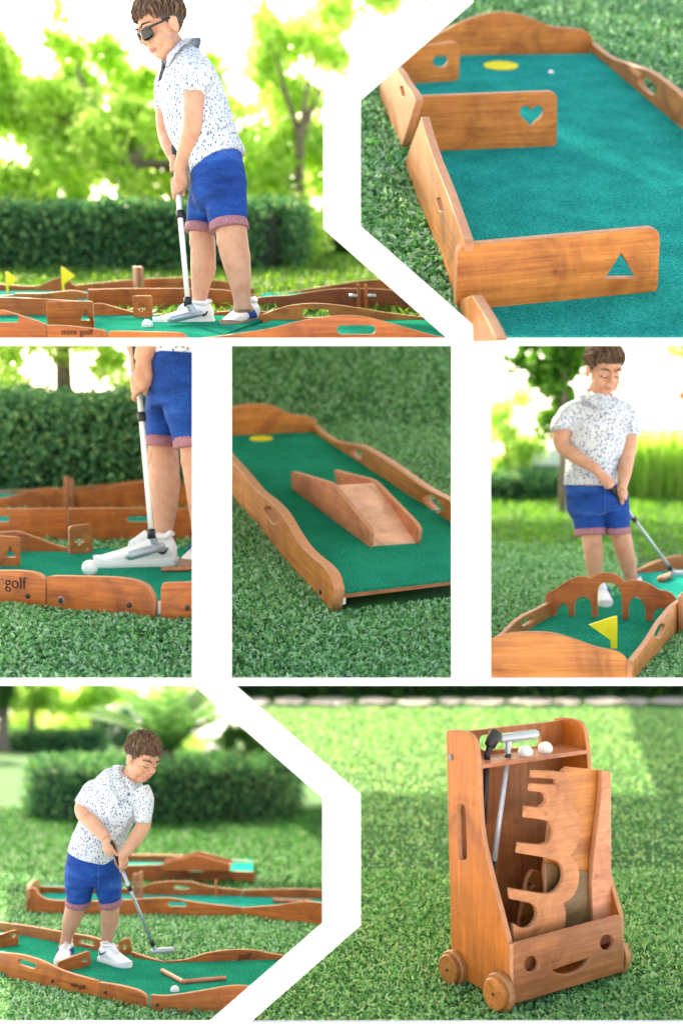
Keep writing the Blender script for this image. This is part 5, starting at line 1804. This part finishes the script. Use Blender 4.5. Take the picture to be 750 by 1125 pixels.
n_ = (b_ - a_).cross(V((0, 0, 1))).normalized()
ring_tube(bm, [(a_ + V((0, 0, .014)), n_ * .014, V((0, 0, .014))), (a_.lerp(b_, .1) + V((0, 0, .016)), n_ * .018, V((0, 0, .016))), (b_ + V((0, 0, .016)), n_ * .018, V((0, 0, .016)))], 10)
bm_obj('block', bm, WOOD_PALE, bl5)
D5 = P.dep(661)
k5 = .947
s5t, s5n = P.p(660.5, 521, D5 - .215), P.p(738, 627, D5 + .30)
ax5 = (s5n - s5t).normalized()
def os5(t): 
    q = s5t.lerp(s5n, t); u, v = P.proj(q); return (u, v, ((P.M @ q).y - D5) / k5)
boy(P, D5, k5, 'standing boy facing the camera behind the arch bridge, looking down at his putter', dict(
    foot=P.g(672, 661), mid=(660, 520), cl=.85, face=(.2, -1, 0),
    head=dict(c=(663.5, 404, -.03), f=(.20, -.86, -.40), u=(.06, -.35, .9), s=1.13),
    neck=[(661, 416, -.02, 10), (659, 431, 0, 11), (657, 443, .01, 14)],
    torso=[(658, 433, .0, 13.5, .07), (657.5, 437, 0, 21, .085), (657, 443, 0, 29, .098), (656.5, 452, 0, 33.5, .11), (655.5, 466, 0, 33.5, .115), (654, 485, 0, 31.5, .118), (651, 510, 0, 29, .123), (649, 524, 0, 29, .138), (648.5, 534, 0, 29.5, .146)],
    sleeves=[[(636, 447, 0, 10, .055), (625, 455, -.01, 11, .062), (617.5, 466, -.02, 12, .066), (617, 474, -.03, 11.5, .062)],
             [(677, 447, 0, 10, .055), (686.5, 455, -.01, 11.5, .064), (691, 468, -.02, 11, .064), (691.5, 479, -.03, 10.5, .060)]],
    arms=[[(628, 455, 0, 8), (617, 475, -.02, 9.8), (618, 490, -.04, 8.4), (632, 501, -.13, 7.8), (648, 511, -.20, 6.2), (656, 516, -.225, 5.6)],
          [(684, 455, 0, 8), (690.5, 480, -.02, 8.8), (688.5, 502, -.05, 8.0), (686, 518, -.10, 7.4), (683.5, 532, -.14, 5.6), (682, 538, -.15, 5.2)]],
    hands=[dict(wrist=(655, 515.5, -.225), sp=os5(.06), ax=ax5, pdir=(-.45, -.75, .45), sgn=1, s=1.0),
           dict(wrist=(682.5, 536, -.15), sp=os5(.215), ax=ax5, pdir=(.75, -.45, .35), sgn=-1, s=1.0)],
    hips=[(649, 520, 0, 26.5, .122), (650, 534, 0, 28.5, .128), (654, 552, 0, 31.5, .14), (657, 565, 0, 28, .12)],
    short_legs=[[(645, 546, 0, 19, .095), (646.5, 565, 0, 17.5, .09), (648, 585, -.01, 16.4, .085)],
                [(672, 546, 0, 17, .095), (676, 565, 0, 15, .09), (677.5, 583.5, 0, 13.4, .085)]],
    legs=[[(645, 550, 0, 16), (649, 580, -.01, 12), (650.5, 596, -.02, 10.6), (652, 612, -.01, 10.2), (653, 630, 0, 7.8), (655, 644, 0, 6.6), (656, 652, 0, 7)],
          [(673, 550, 0, 14), (680, 580, 0, 11.4), (684, 597, 0, 10.4), (688, 614, .02, 9.6), (692, 630, .04, 7.2), (695, 642, .05, 6.4), (696, 650, .05, 7)]],
    shoes=[dict(heel=P.g(655, 653, .02), toe=P.g(664.5, 667, .02), kw=dict(stripes=(1, -1))),
           dict(heel=P.g(692, 653, .02), toe=P.g(714, 659, .02), kw=dict(stripes=(1, -1)))],
    buttons=[(659.5, 446, -.112), (660, 458, -.125)],
    seams=[[(663.5, 536, -.135), (664.5, 552, -.145), (664, 566, -.13)]], cuff=.036,
))
putter(P, s5t, s5t.lerp(s5n, .27), s5n, P.p(736, 633.5, D5 + .30), P.p(762, 633, D5 + .28),
       'silver putter held by the standing boy behind the arch bridge', k=k5, band=[.44, .965], rs=.0085)
# greenery
grass(P, 'grass', [(517, 720), (700, 712), (700, 600), (517, 600)], 9000, .023, maxn=110000, avoid=[[P.g(500, 752), P.g(694, 752), P.g(748, 690), P.g(700, 655), P.g(600, 672)]])
grass(P, 'grass', [(690, 752), (812, 752), (812, 690), (748, 694)], 9000, .023, maxn=30000)
grass(P, 'grass', [(517, 615), (815, 615), (815, 520), (517, 520)], 620, .045, maxn=60000, label_mat=m_leaf('lit_blades', [(0.06, 0.20, 0.03), (0.11, 0.30, 0.05), (0.18, 0.38, 0.08)], .4))
tree(P, 617, 563, 11, .028, 1.35, [(600, 400, 0, 24), (610, 430, 0, 20), (604, 378, .5, 28), (622, 388, 0, 22), (604, 455, 0, 15), (606, 474, 0, 9), (632, 372, 0, 22), (585, 372, .5, 20), (570, 395, .3, 10)], 5200, .075, m_leaf('leaf_hanging', [(0.03, 0.12, 0.02), (0.06, 0.22, 0.03), (0.11, 0.30, 0.05)], .5), 'slender tree with dark hanging leaves left of the standing boy', limbs=8, clumps=46)
bush(P, 555, 545, 13.5, .42, .66, 4000, .08, LEAF_Y, 'tall yellow green bush at the left behind the standing boy')
hedge(P, [P.g(517, 550), P.g(552, 550), P.g(580, 549), P.g(604, 548)], .5, .24, 3500, .05, 'low rounded dark hedge behind the slender tree', leaf=HEDGE)
bush(P, 642, 540, 15.5, .5, .42, 1600, .09, LEAF_Y, 'pale bush seen past the left side of the standing boy')
# reeds
rb = P.g(735, 548)
rd = thing(P, rb, 'reeds', 'tall bright green reeds behind the putter side of the standing boy', 'reeds')
nr = 2600
cx_ = RNG.uniform(-.62, .8, nr); cy_ = RNG.uniform(-.25, .35, nr); hh = RNG.uniform(.28, .80, nr)
q = np.empty((nr, 4, 3)); ln_ = RNG.normal(size=(nr, 2)) * .07
w2 = RNG.uniform(.010, .022, nr)
q[:, 0] = np.stack([cx_ - w2, cy_, 0 * hh], 1); q[:, 1] = np.stack([cx_ + w2, cy_, 0 * hh], 1)
q[:, 2] = np.stack([cx_ + ln_[:, 0] + w2 * .3, cy_ + ln_[:, 1], hh], 1); q[:, 3] = np.stack([cx_ + ln_[:, 0] - w2 * .3, cy_ + ln_[:, 1], hh], 1)
quads_np('blades', q.reshape(-1, 3), LEAF_G, rd)
tree(P, 790, 556, 12.5, .06, 1.2, [(752, 385, 0, 18), (770, 372, 0, 22), (735, 372, 0, 12), (790, 420, 0, 26), (722, 402, 0, 6)], 900, .08, LEAF_G, 'leafy branch tips at the upper right of the standing boy', limbs=7, clumps=30)
tree(P, 800, 560, 11.5, .05, .9, [(757, 428, 0, 14), (775, 420, 0, 16)], 500, .07, m_leaf('leaf_orange', [(0.35, 0.10, 0.03), (0.5, 0.2, 0.04), (0.45, 0.3, 0.05)], .4), 'branch with orange leaves at the right edge beside the standing boy', limbs=5, clumps=16)
# grey hut far behind
hut = thing(P, P.g(588, 541), 'garden_hut', 'small pale grey hut far behind the slender tree', 'hut')
bm = bmesh.new(); bmesh.ops.create_cube(bm, size=1.0); bmesh.ops.scale(bm, verts=bm.verts, vec=(.55, .4, .34)); bmesh.ops.translate(bm, verts=bm.verts, vec=(0, 0, .17))
bm_obj('wall', bm, m_plain('hut_wall', (.30, .36, .38), .8), hut, smooth=False)
bm = bmesh.new()
for x in (-.33, .33):
    pass
v_ = [bm.verts.new(c) for c in ((-.33, -.26, .33), (.33, -.26, .33), (.33, .26, .33), (-.33, .26, .33), (-.33, 0, .52), (.33, 0, .52))]
for f in ((0, 1, 5, 4), (2, 3, 4, 5), (0, 4, 3), (1, 2, 5), (3, 2, 1, 0)): bm.faces.new([v_[i] for i in f])
bm_obj('roof', bm, m_plain('hut_roof', (.45, .50, .52), .7), hut, smooth=False)

# ================================================================ view 6: boy on the lane with ring hedge behind
P = P6
c6 = thing(P, P.g(150, 1080), 'mini_golf_course', 'nearest long lane the boy by the round hedge stands on', 'mini golf course', 'lanes round the boy by the round hedge')
iv = inv(c6)
flat_poly(c6, [P.g(u, v) for u, v in ((-45, 1064), (108, 1096), (165, 1112), (300, 1112), (340, 1058), (182, 1061), (130, 1052), (-45, 1018))], .004, .016, FELT, 'mat')
wall(P, c6, (-45, 1062), (110, 1098), [(-45, 1037), (0, 1046), (25, 1049), (48, 1056), (72, 1067), (110, 1078)], [pslot(24, 1057, 38, 1061.5, 6)], thick=.016)
wall(P, c6, (110.5, 1098), (162, 1111), [(110.5, 1079), (130, 1082), (150, 1087), (159, 1092), (162, 1097)], thick=.016)
wall(P, c6, (166, 1113), (300, 1113), [(166, 1093), (180, 1094), (200, 1092), (230, 1087), (250, 1083.5), (268, 1083), (300, 1088)], thick=.016)
wall(P, c6, (-45, 1017), (131, 1053), [(-45, 1003), (0, 1013), (30, 1017), (70, 1024), (100, 1029), (120, 1036), (131, 1041)], [pslot(90, 1034, 103, 1037, 5)], thick=.016)
wall(P, c6, (146, 1056), (182, 1062), [(146, 1046), (160, 1051), (182, 1057)], thick=.016)
wall(P, c6, (183, 1062), (345, 1057), [(183, 1056), (205, 1054), (228, 1047), (255, 1043.5), (280, 1044), (300, 1048), (345, 1054)], thick=.016)
A, B = P.g(65, 1072), P.g(100, 1066)
pboard(P, c6, A, B - A, poly_r([(64, 1072), (63, 1057), (98, 1044.5), (100, 1060)], 3), [phole('tri', 92.5, 1054, 4.2, .9)], .014, WOOD, 'cross_board')
A, B = P.g(131, 1052), P.g(146, 1052)
pboard(P, c6, A, B - A, poly_r([(131, 1052), (130.5, 1034), (143, 1030), (146, 1051)], 3), [phole('spade', 137, 1041, 3.4, .8)], .014, WOOD_PALE, 'cross_board')
A, B = P.g(-30, 1050), P.g(20, 1042)
pboard(P, c6, A, B - A, poly_r([(-30, 1050), (-30, 1036), (19, 1021), (20, 1041)], 3), [phole('heart', 14, 1028, 3.2, .9)], .014, WOOD, 'cross_board')
q = P.on(P.g(183, 1062), (P.g(345, 1057) - P.g(183, 1062)).cross(V((0, 0, 1))).normalized(), 268, 1050.5)
text(c6, 'golf', 9 * P.dep(1060) / F, upright(iv @ (q + V((0, -.0115, 0))), P.g(345, 1057) - P.g(183, 1062)), depth=.0006, shear=.2)
nA = (P.g(110, 1098) - P.g(-45, 1062)).cross(V((0, 0, 1))).normalized()
if nA.y > 0: nA = -nA
q = P.on(P.g(-45, 1062), nA, 88, 1083)
text(c6, 'mini golf', 7 * P.dep(1085) / F, upright(iv @ (q + nA * .0115), P.g(110, 1098) - P.g(-45, 1062)), depth=.0006)
for u, v in ((118, 1090), (154, 1101), (60, 1078), (175, 1104)):
    q = P.on(P.g(110, 1098), nA, u, v); bolt(c6, q + nA * .009, nA, .006)
rl = thing(P, P.g(210, 1078, .016), 'bumper_rail', 'bent wooden rail lying on the felt to the right of the golf ball', 'rail')
ivr = inv(rl)
bm = bmesh.new()
pp = [ivr @ P.g(u, v, .016) for u, v in ((178, 1069), (201, 1081.5), (248, 1077.5))]
for a_, b_ in ((pp[0], pp[1]), (pp[1], pp[2])):
    n_ = (b_ - a_).cross(V((0, 0, 1))).normalized()
    ring_tube(bm, [(a_ + V((0, 0, .008)), n_ * .009, V((0, 0, .009))), (b_ + V((0, 0, .008)), n_ * .009, V((0, 0, .009)))], 8)
bm_obj('rail', bm, WOOD_PINK, rl, smooth=False)
golf_ball(P, 192, 1088.5, 5.0, 'white golf ball on the nearest lane below the bent rail', D=P.dep(1094))
# middle lane
m6 = thing(P, P.g(200, 1000), 'mini_golf_course', 'middle lane behind the boy by the round hedge, with an orange sunlit end board', 'mini golf course', 'lanes round the boy by the round hedge')
flat_poly(m6, [P.g(u, v) for u, v in ((40, 1003), (265, 1007), (372, 1020), (372, 984), (265, 981), (42, 976))], .004, .02, FELT_B, 'mat')
wall(P, m6, (31, 1005), (265, 1009), [(31, 978), (38, 976), (46, 985), (60, 989), (110, 990), (165, 987), (190, 987), (220, 992), (265, 997)], [pslot(187, 993.5, 203, 993.8, 5)], thick=.022)
wall(P, m6, (266, 1009), (374, 1021), [(266, 997), (300, 995), (330, 991), (345, 991), (374, 996)], thick=.022)
wall(P, m6, (31, 1004), (44, 978), [(31, 978), (33, 971), (38, 967), (43, 970)], thick=.022, mat=m_wood('sunlit_wood', (.62, .27, .05), (.45, .16, .03)), name='end_board')  # sun on this end board is put into its brighter wood colour
wall(P, m6, (44, 985), (266, 988), [(44, 974), (80, 975), (148, 976), (165, 971), (185, 968.5), (210, 969), (230, 974), (266, 978)], [pslot(193, 975, 206, 975.3, 4)], thick=.022)
wall(P, m6, (267, 989), (374, 992), [(267, 978), (300, 977), (340, 977), (374, 979)], thick=.022)
for uu in (146, 152):
    pboard(P, m6, P.g(uu, 991), V((1, .2, 0)), poly_r([(uu, 989), (uu, 961 - (uu - 146) * .3), (uu + 5, 959 - (uu - 146) * .3), (uu + 5, 989)], 2), (), .02, WOOD_PINK, 'upright_peg')
pboard(P, m6, P.g(236, 990), V((1, .2, 0)), poly_r([(236, 989), (236, 967), (238.5, 967), (238.5, 989)], 1), (), .012, WOOD, 'upright_peg')
for uu in (332, 338):
    pboard(P, m6, P.g(uu, 1012), V((1, .2, 0)), poly_r([(uu, 1010), (uu, 988), (uu + 3, 988), (uu + 3, 1010)], 1), (), .014, WOOD, 'upright_peg')
b_ = m6; ivr = inv(m6)
bm = bmesh.new(); a_, b_ = ivr @ P.g(300, 992, .02), ivr @ P.g(338, 994, .02); n_ = (b_ - a_).cross(V((0, 0, 1))).normalized()
ring_tube(bm, [(a_ + V((0, 0, .012)), n_ * .012, V((0, 0, .012))), (b_ + V((0, 0, .012)), n_ * .012, V((0, 0, .012)))], 8)
bm_obj('rail', bm, WOOD_PINK, m6, smooth=False)
f6 = thing(P, P.g(210, 965), 'mini_golf_course', 'farthest short lane near the round hedge, carrying a low ramp', 'mini golf course', 'lanes round the boy by the round hedge')
flat_poly(f6, [P.g(u, v) for u, v in ((120, 966), (278, 967), (278, 953), (120, 953))], .004, .05, FELT_B, 'mat')
wall(P, f6, (120, 968), (279, 969), [(120, 950), (140, 951), (185, 950), (230, 952), (255, 957), (279, 958)], [pslot(209, 956.5, 222, 956.6, 3.5)], thick=.025)
wall(P, f6, (120, 955), (279, 956), [(120, 938), (150, 939), (200, 940), (240, 944), (279, 947)], thick=.025)
rp = thing(P, P.g(215, 963, .05), 'ramp', 'low wooden ramp seen side on in the farthest lane', 'ramp')
A, B = P.g(178, 962, .05), P.g(252, 962, .05)
for sh_ in (0, .16):
    pboard(P, rp, A + V((0, sh_, 0)), B - A, [P.proj(P.on(A, V((0, 1, 0)), u, v) + V((0, sh_, 0))) for u, v in ((178, 957), (178, 949), (214, 939), (252, 949), (252, 957))], (), .02, WOOD, 'side_board')
iv2 = inv(rp)
pl, pm, pr_ = [iv2 @ P.on(A, V((0, 1, 0)), u, v) for u, v in ((178, 952), (214, 942.5), (252, 952))]
vs_ = []
for p_ in (pl, pm, pr_):
    vs_ += [p_ + V((0, .011, 0)), p_ + V((0, .149, 0))]
mesh_np('deck', vs_ + [c_ + V((0, 0, -.02)) for c_ in vs_], [(0, 2, 3, 1), (2, 4, 5, 3), (7, 9, 8, 6), (9, 11, 10, 8), (0, 1, 7, 6), (4, 10, 11, 5), (0, 6, 8, 2), (2, 8, 10, 4), (1, 3, 9, 7), (3, 5, 11, 9)], WOOD_PINK, rp)
# boy
D6 = P.dep(1058)
k6 = .735
s6t, s6n = P.p(121.5, 925, D6 - .16), P.p(169, 1041, D6 - .02)
ax6 = (s6n - s6t).normalized()
def os6(t):
    q = s6t.lerp(s6n, t); u, v = P.proj(q); return (u, v, ((P.M @ q).y - D6) / k6)
boy(P, D6, k6, 'boy in leaf print polo putting on the nearest lane before the round hedge', dict(
    foot=P.g(98, 1058), mid=(115, 930), cl=.9, face=(.4, -.9, 0),
    head=dict(c=(156.5, 832, -.04), f=(.64, -.58, -.48), u=(.34, -.25, .9), s=1.12),
    neck=[(151, 842, -.03, 9.5), (143, 854, -.01, 10.5), (134, 864, .0, 15)],
    torso=[(143, 854, -.01, 13, .066), (139.5, 858, -.01, 21, .085), (135, 864, 0, 28, .10), (129.5, 874, 0, 31, .11), (124, 885, 0, 30.5, .115), (117, 900, 0, 28.5, .12), (110, 918, 0, 27.5, .122), (103, 932, 0, 27.5, .140), (100.5, 940, 0, 27.5, .150)],
    sleeves=[[(118, 866, .02, 10, .056), (105, 869, .0, 12, .063), (95.5, 878, -.02, 11.5, .063), (91.5, 885, -.03, 11, .060)],
             [(152, 868, -.04, 12, .065), (157, 880, -.06, 12, .066), (158, 894, -.08, 10, .062), (157.5, 904, -.09, 9.5, .058)]],
    arms=[[(106, 870, 0, 8), (93, 884, -.03, 9.6), (92, 894, -.06, 8.6), (102, 905, -.14, 8.0), (112, 916, -.19, 6.4), (117, 922, -.215, 5.6)],
          [(157, 880, -.06, 10.5), (157.5, 905, -.09, 8.4), (150, 920, -.13, 8.0), (142, 931, -.17, 7), (135, 939, -.20, 5.6), (133, 942, -.205, 5.4)]],
    hands=[dict(wrist=(116, 921, -.21), sp=os6(.055), ax=ax6, pdir=(-.6, -.65, .4), sgn=1, s=1.05),
           dict(wrist=(134.5, 940, -.20), sp=os6(.20), ax=ax6, pdir=(.7, -.5, .4), sgn=-1, s=1.05)],
    hips=[(104, 926, 0, 25, .125), (102, 938, 0, 27.5, .132), (102.5, 955, 0, 30, .145), (103.5, 968, 0, 29.5, .135)],
    short_legs=[[(90, 952, 0, 19, .095), (87.5, 972, .02, 16.5, .09), (86, 991, .03, 13.6, .085)],
                [(116, 954, 0, 18, .095), (119, 974, 0, 15, .09), (121.5, 992, 0, 12.4, .085)]],
    legs=[[(90, 956, 0, 16), (85, 986, .02, 11.4), (81.5, 1002, .03, 10.8), (78, 1014, .04, 9.8), (74.5, 1026, .05, 7), (72, 1036, .05, 6.4), (72, 1044, .05, 7)],
          [(116, 958, 0, 15), (121, 988, 0, 10.8), (120.8, 1003, 0, 10.2), (120, 1016, .01, 9.0), (118, 1030, .02, 6.8), (117, 1040, .02, 6.3), (118, 1048, .02, 7)]],
    shoes=[dict(heel=P.g(75, 1048, .016), toe=P.g(66, 1062, .016), kw=dict(stripes=(1, -1), w_=.085)),
           dict(heel=P.g(111, 1055, .016), toe=P.g(142, 1064, .016), kw=dict(tick=-1))],
    buttons=[(141.5, 873, -.13), (140, 881, -.137)],
    seams=[[(108, 948, -.15), (108, 962, -.155), (107.5, 977, -.14)]],
))
putter(P, s6t, s6t.lerp(s6n, .26), s6n, P.p(166, 1049.5, D6 - .03), P.p(191, 1047.5, D6 - .0),
       'silver putter held by the boy before the round hedge', k=k6 * 1.05, band=[.43, .96], rs=.0085)
# grass and greenery
grass(P, 'grass', [(-60, 1128), (255, 1128), (375, 1010), (-60, 1000)], 9000, .021, maxn=120000, avoid=[[P.g(-60, 1060), P.g(108, 1098), P.g(164, 1113), P.g(310, 1114), P.g(350, 1057), P.g(182, 1060), P.g(131, 1051), P.g(-60, 1012)]])
grass(P, 'grass', [(-60, 1020), (370, 1040), (374, 985), (-60, 960)], 6000, .023, maxn=110000, avoid=[[P.g(-60, 1060), P.g(108, 1098), P.g(310, 1114), P.g(350, 1057), P.g(182, 1060), P.g(131, 1051), P.g(-60, 1012)], [P.g(30, 1006), P.g(265, 1010), P.g(380, 1023), P.g(380, 988), P.g(44, 976)]])
grass(P, 'grass', [(-60, 985), (374, 990), (374, 890), (-60, 890)], 1300, .035, maxn=60000, avoid=[[P.g(30, 1006), P.g(265, 1010), P.g(380, 1023), P.g(380, 980), P.g(44, 972)], [P.g(118, 969), P.g(280, 970), P.g(280, 952), P.g(118, 952)]], label_mat=m_leaf('mid_blades', [(0.02, 0.10, 0.03), (0.05, 0.19, 0.05), (0.09, 0.26, 0.08)], .3))
oc = P.g(178, 897)
pts6 = []
RX, RY = 1.10, .80
for i in range(41):
    a = 2 * pi * i / 40
    pts6.append(oc + V((RX * cos(a), RY * sin(a) + .15, 0)))
hedge(P, pts6, .42, .50, 30000, .042, 'round clipped hedge ringing the palm behind the boy')
tw = [oc + V((.55 * cos(2 * pi * i / 20), .35 * sin(2 * pi * i / 20) + .15, 0)) for i in range(21)]
# palm inside the ring
PALM = m_leaf('palm_leaf', [(0.05, 0.16, 0.05), (0.10, 0.25, 0.08), (0.16, 0.33, 0.12)], .35)
pb = oc + V((0, .2, 0))
pm6 = thing(P, pb, 'palm', 'young palm with arching fronds inside the round hedge', 'palm')
bm = bmesh.new(); tube(bm, [(V((0, 0, 0)), .10), (V((0, 0, .3)), .085), (V((.01, 0, .62)), .07)], seg=12)
bm_obj('trunk', bm, BARK, pm6)
for i in range(15):
    a = 2 * pi * i / 15 + random.uniform(-.2, .2)
    L_ = random.uniform(.8, 1.15); el = random.uniform(.75, 1.35)
    d = V((cos(a) * cos(el), sin(a) * cos(el), sin(el)))
    mid_ = [V((0, 0, .6)) + d * (L_ * t) + V((cos(a), sin(a), -.9)) * (.28 * t * t) for t in np.linspace(0, 1, 9)]
    qs = []
    for t_, (p0, p1) in enumerate(zip(mid_[:-1], mid_[1:])):
        ax_ = (p1 - p0).normalized(); sd = ax_.cross(V((0, 0, 1))).normalized()
        for f in np.linspace(0, .9, 4):
            c = p0.lerp(p1, f)
            for s_ in (-1, 1):
                ll = .30 * (1 - abs((t_ + f) / 8 - .4) * .9)
                e = c + (sd * s_ * .8 + ax_ * .7).normalized() * ll + V((0, 0, -.05))
                w3 = ax_ * .018
                qs += [c - w3, c + w3, e + w3 * .2, e - w3 * .2]
    bmf = np.array([arr(q_) for q_ in qs])
    fr = quads_np('frond', bmf, PALM, pm6)
P6b = [P.g(u, 826) for u in (-60, 0, 40, 80, 112)]
hedge(P, P6b, .8, .42, 5000, .09, 'long dark hedge far away at the upper left of the boy before the round hedge')
for (u, v, D, r, fz, cr, n_, lf, lb) in ((34, 818, 26, .09, 1.3, [(15, 760, 0, 26), (40, 752, 0, 26), (60, 770, 0, 18)], 1700, LEAF_G, 'tree with a thin dark trunk over the far dark hedge'),
                                     (3, 822, 22, .10, 1.1, [(0, 758, 0, 20), (-25, 765, 0, 25)], 900, LEAF_D, 'dark tree at the far upper left edge above the far hedge'),
                                     (104, 815, 27, .12, 1.3, [(85, 768, 0, 24), (110, 756, 0, 26), (130, 766, 0, 20)], 1700, LEAF_Y, 'yellow tree with a pale trunk left of the palm'),
                                     (200, 818, 27, .10, .9, [(195, 765, 0, 22), (222, 772, 0, 18), (180, 772, 0, 18)], 1500, LEAF_Y, 'yellow tree right of the palm over flowers')):
    tree(P, u, v, D, r, fz, cr, n_, .2, lf, lb, 'trees far behind the round hedge', limbs=5, clumps=30)
bush(P, 130, 826, 22, .42, .46, 1600, .09, LEAF_B, 'bluish bush left of the palm above the round hedge')
bush(P, 208, 838, 19, .4, .24, 1300, .08, LEAF_Y, 'yellow bush right of the palm above the round hedge')
bush(P, 262, 852, 16.5, .46, .36, 2000, .08, LEAF_D, 'dark shrub at the right above the round hedge')
bush(P, 70, 812, 30, 1.6, .55, 1800, .22, LEAF_Y, 'pale sunlit bushes beyond the far dark hedge')
fl_ = bush(P, 232, 838, 17.5, .22, .12, 600, .045, m_leaf('petals', [(.75, .7, .75), (.6, .45, .6), (.8, .8, .8)], .3), 'patch of white and lilac flowers beside the dark shrub', name='flowers', cat='flowers')
